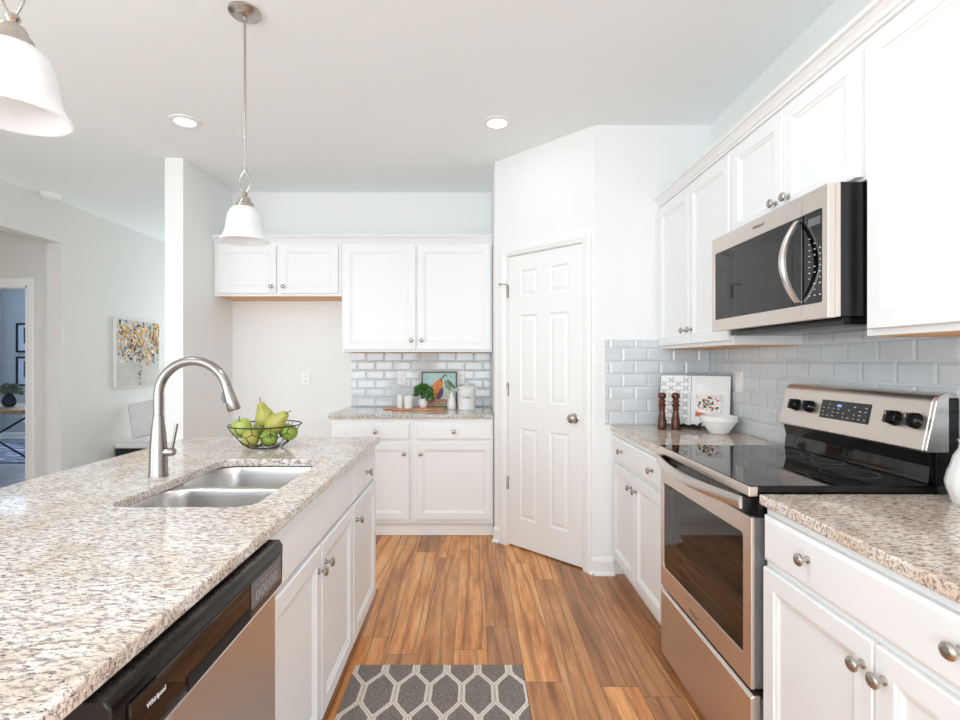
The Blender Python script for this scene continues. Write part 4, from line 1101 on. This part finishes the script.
# ---------------------------------------------------------------- living room: art, bench, pillow
AX = -3.73
FA = frame((AX, 5.30, 1.02), (0, 1, 0), (1, 0, 0))
t = thing('canvas_painting', (AX+0.02, 5.68, 1.02), 'square abstract canvas of ochre and navy blossoms on the living room wall', 'painting')
AW, AH = 0.73, 0.725
b = MB(FA).m(plain('canvas_edge', (236, 234, 230), 0.8, var=0.02)); b.box(0, AW, 0.002, 0.036, 0, AH); b.build('canvas', t)
GROUND = plain('canvas_ground', (198, 194, 188), 0.8, sc=5, var=0.05)
b = MB(FA).m(GROUND); b.box(0.006, AW-0.006, 0.0362, 0.0370, 0.006, AH-0.006)
cols = [plain('ochre', (196, 144, 66), 0.7, sc=50, var=0.2), plain('gold', (214, 176, 108), 0.7, var=0.15), plain('navy_paint', (52, 52, 66), 0.7, var=0.2), plain('blue_grey_paint', (120, 124, 140), 0.7, var=0.15), plain('cream_paint', (232, 226, 214), 0.7)]
random.seed(21)
lv = 0.0371
def petal(u, z, a, c_, r, mm):
    global lv
    lv += 0.000006
    b.m(mm)
    pts = ell(u, z, a, c_, r, 8)
    b.poly([(min(AW-0.008, max(0.008, p)), lv, min(AH-0.008, max(0.008, q_))) for p, q_ in pts])
def cluster(cu_, cz_, su, sz, n):
    for k in range(n):
        u = random.gauss(cu_, su); z = random.gauss(cz_, sz)
        mm = random.choices(cols, (5, 3, 3, 2, 2))[0]
        petal(u, z, random.uniform(0.014, 0.046), random.uniform(0.008, 0.016), random.uniform(0, PI), mm)
cluster(0.10, 0.60, 0.06, 0.08, 60); cluster(0.25, 0.50, 0.08, 0.10, 90); cluster(0.36, 0.42, 0.06, 0.08, 50); cluster(0.42, 0.62, 0.05, 0.04, 22)
cluster(0.60, 0.58, 0.06, 0.08, 50); cluster(0.68, 0.50, 0.05, 0.09, 50); cluster(0.57, 0.36, 0.05, 0.05, 40); cluster(0.70, 0.66, 0.04, 0.03, 18); cluster(0.15, 0.36, 0.08, 0.05, 16)
for k in range(34):
    z = random.uniform(0.02, 0.34); petal(0.37+random.gauss(0, 0.015), z, 0.006+random.random()*0.008, 0.006, random.uniform(0, 3), cols[random.choice((2, 2, 3))])
b.build('painted_blossoms', t)

t = thing('bench', (-3.44, 6.0, 0), 'black bench with white cushion under the canvas in the living room', 'bench')
b = MB().m(BLACKM); b.box(-3.71, -3.17, 5.31, 6.75, 0.03, 0.39)
for x in (-3.68, -3.22):
    for y in (5.36, 6.70): b.box(x-0.02, x+0.02, y-0.02, y+0.02, 0, 0.03)
b.build('base', t, bevel=0.006)
b = MB().m(FABW); b.box(-3.715, -3.165, 5.30, 6.76, 0.392, 0.445); b.build('seat_cushion', t, bevel=0.02, seg=4, smooth=True)
def pillow(c, s, th, R, label):
    b = MB(Matrix.Translation(c) @ R).m(FABW); N_ = 16
    def S(u, v, sg):
        e = ((1-abs(u)**3.0)*(1-abs(v)**3.0)); k = 1-0.06*(u*u+v*v)+0.07*(abs(u*v))**2
        return (u*s*k, sg*th*max(0, e)**0.55 + 0.004*math.sin(9*u+3*v)*e, v*s*k)
    for sg in (-1, 1):
        g = [[b.v(S(-1+2*i/N_, -1+2*j/N_, sg)) for j in range(N_+1)] for i in range(N_+1)]
        for i in range(N_):
            for j in range(N_): b.f([g[i][j], g[i+1][j], g[i+1][j+1], g[i][j+1]])
    return tag(b.build('throw_pillow', smooth=True, ang=80), label, 'pillow')
pillow(Vector((-3.475, 5.50, 0.690)), 0.205, 0.075, Matrix.Rotation(math.radians(12), 4, 'Z') @ Matrix.Rotation(math.radians(-13), 4, 'Y') @ Matrix.Rotation(math.radians(-14), 4, 'X'), 'white linen pillow leaning on the bench below the canvas')

# ---------------------------------------------------------------- office seen through the hall door
t = thing('desk', (-5.95, 6.0, 0), 'wood-topped desk with black crossed legs in the office', 'desk')
b = MB().m(DESKW); b.box(-6.6, -4.6, 5.50, 6.38, 0.728, 0.77); b.build('desktop', t, bevel=0.004)
for y in (5.60, 6.28):
    for x0, x1 in ((-6.5, -5.3), (-5.3, -6.5)):
        b = MB().m(BLACKM); b.tube([(x0+0.0, y, 0.0125), (x1, y, 0.716)], 0.012, 8); b.build('leg', t)
t = thing('vase_of_greenery', (-5.39, 5.95, 0.7705), 'dark vase with sage green leaves on the office desk', 'plant')
b = MB().m(NAVY); b.lathe([(0.035, 0), (0.06, 0.02), (0.068, 0.07), (0.05, 0.12), (0.03, 0.15), (0.034, 0.165), (0.026, 0.165), (0, 0.15)], (-5.39, 5.95, 0.7705), 24); b.build('vase', t, smooth=True)
random.seed(4); b = MB().m(SAGE); leaves(b, (-5.39, 5.95, 0.95), 0.11, 200, 0.04, 0.6)
for k in range(10):
    a = 2*PI*k/10; b.tube([(-5.39, 5.95, 0.88), (-5.39+0.07*math.cos(a), 5.95+0.07*math.sin(a), 0.98)], 0.0025, 5)
b.build('foliage', t)
bvase = (-5.56, 5.90, 0.7705)
b = MB().m(plain('pale_blue_ceramic', (190, 200, 214), 0.25, sc=12, var=0.12)); b.lathe([(0.04, 0), (0.07, 0.03), (0.075, 0.08), (0.05, 0.13), (0.04, 0.15), (0.045, 0.16), (0.036, 0.16), (0, 0.14)], bvase, 24)
tag(b.build('ceramic_vase', smooth=True), 'pale blue ceramic vase at the left on the office desk', 'vase')
for z0, z1, lb in ((1.445, 1.935, 'black-framed botanical print, the upper one on the office wall'), (0.88, 1.375, 'black-framed botanical print, the lower one on the office wall')):
    FO = frame((-7.66, 8.6, z0), (1, 0, 0), (0, -1, 0)); W_, H_ = 0.42, z1-z0
    t = thing('framed_print', (-7.45, 8.59, z0), lb, 'picture', 'botanical prints in the office')
    b = MB(FO).m(BLACKM); e = 0.03
    b.box(0, e, 0.001, 0.025, 0, H_); b.box(W_-e, W_, 0.001, 0.025, 0, H_); b.box(e, W_-e, 0.001, 0.025, 0, e); b.box(e, W_-e, 0.001, 0.025, H_-e, H_); b.build('frame', t)
    b = MB(FO).m(plain('print_paper', (206, 216, 232), 0.5, var=0.02)); b.box(e, W_-e, 0.002, 0.012, e, H_-e)
    b.m(NAVY); random.seed(int(z0*100))
    b.box(0.205, 0.213, 0.0122, 0.0127, 0.08, H_-0.10)
    for k in range(16):
        zz = 0.12+(H_-0.24)*k/15; s = -1 if k % 2 else 1
        b.poly([(p, 0.0128+k*0.0001, q_) for p, q_ in ell(0.209+s*0.052, zz+0.02, 0.046, 0.018, s*0.6, 10)])
    b.build('print', t)
RUGO = mat('office_rug', (60, 66, 92), 0.95)
_N, _L, _b = nt(RUGO)
_c = ramp(RUGO, tnoise(RUGO, coords(RUGO, (1.2, 9, 1)), 2.2, 4, 0.7), [(0.42, rgba((34, 40, 66))), (0.52, rgba((92, 98, 126))), (0.60, rgba((188, 192, 206)))])
_L.new(_c, _b.inputs['Base Color'])
b = MB().m(RUGO); b.box(-7.5, -4.6, 6.50, 8.1, 0.0005, 0.010)
tag(b.build('area_rug'), 'dark blue and white striped rug on the office floor', 'rug')
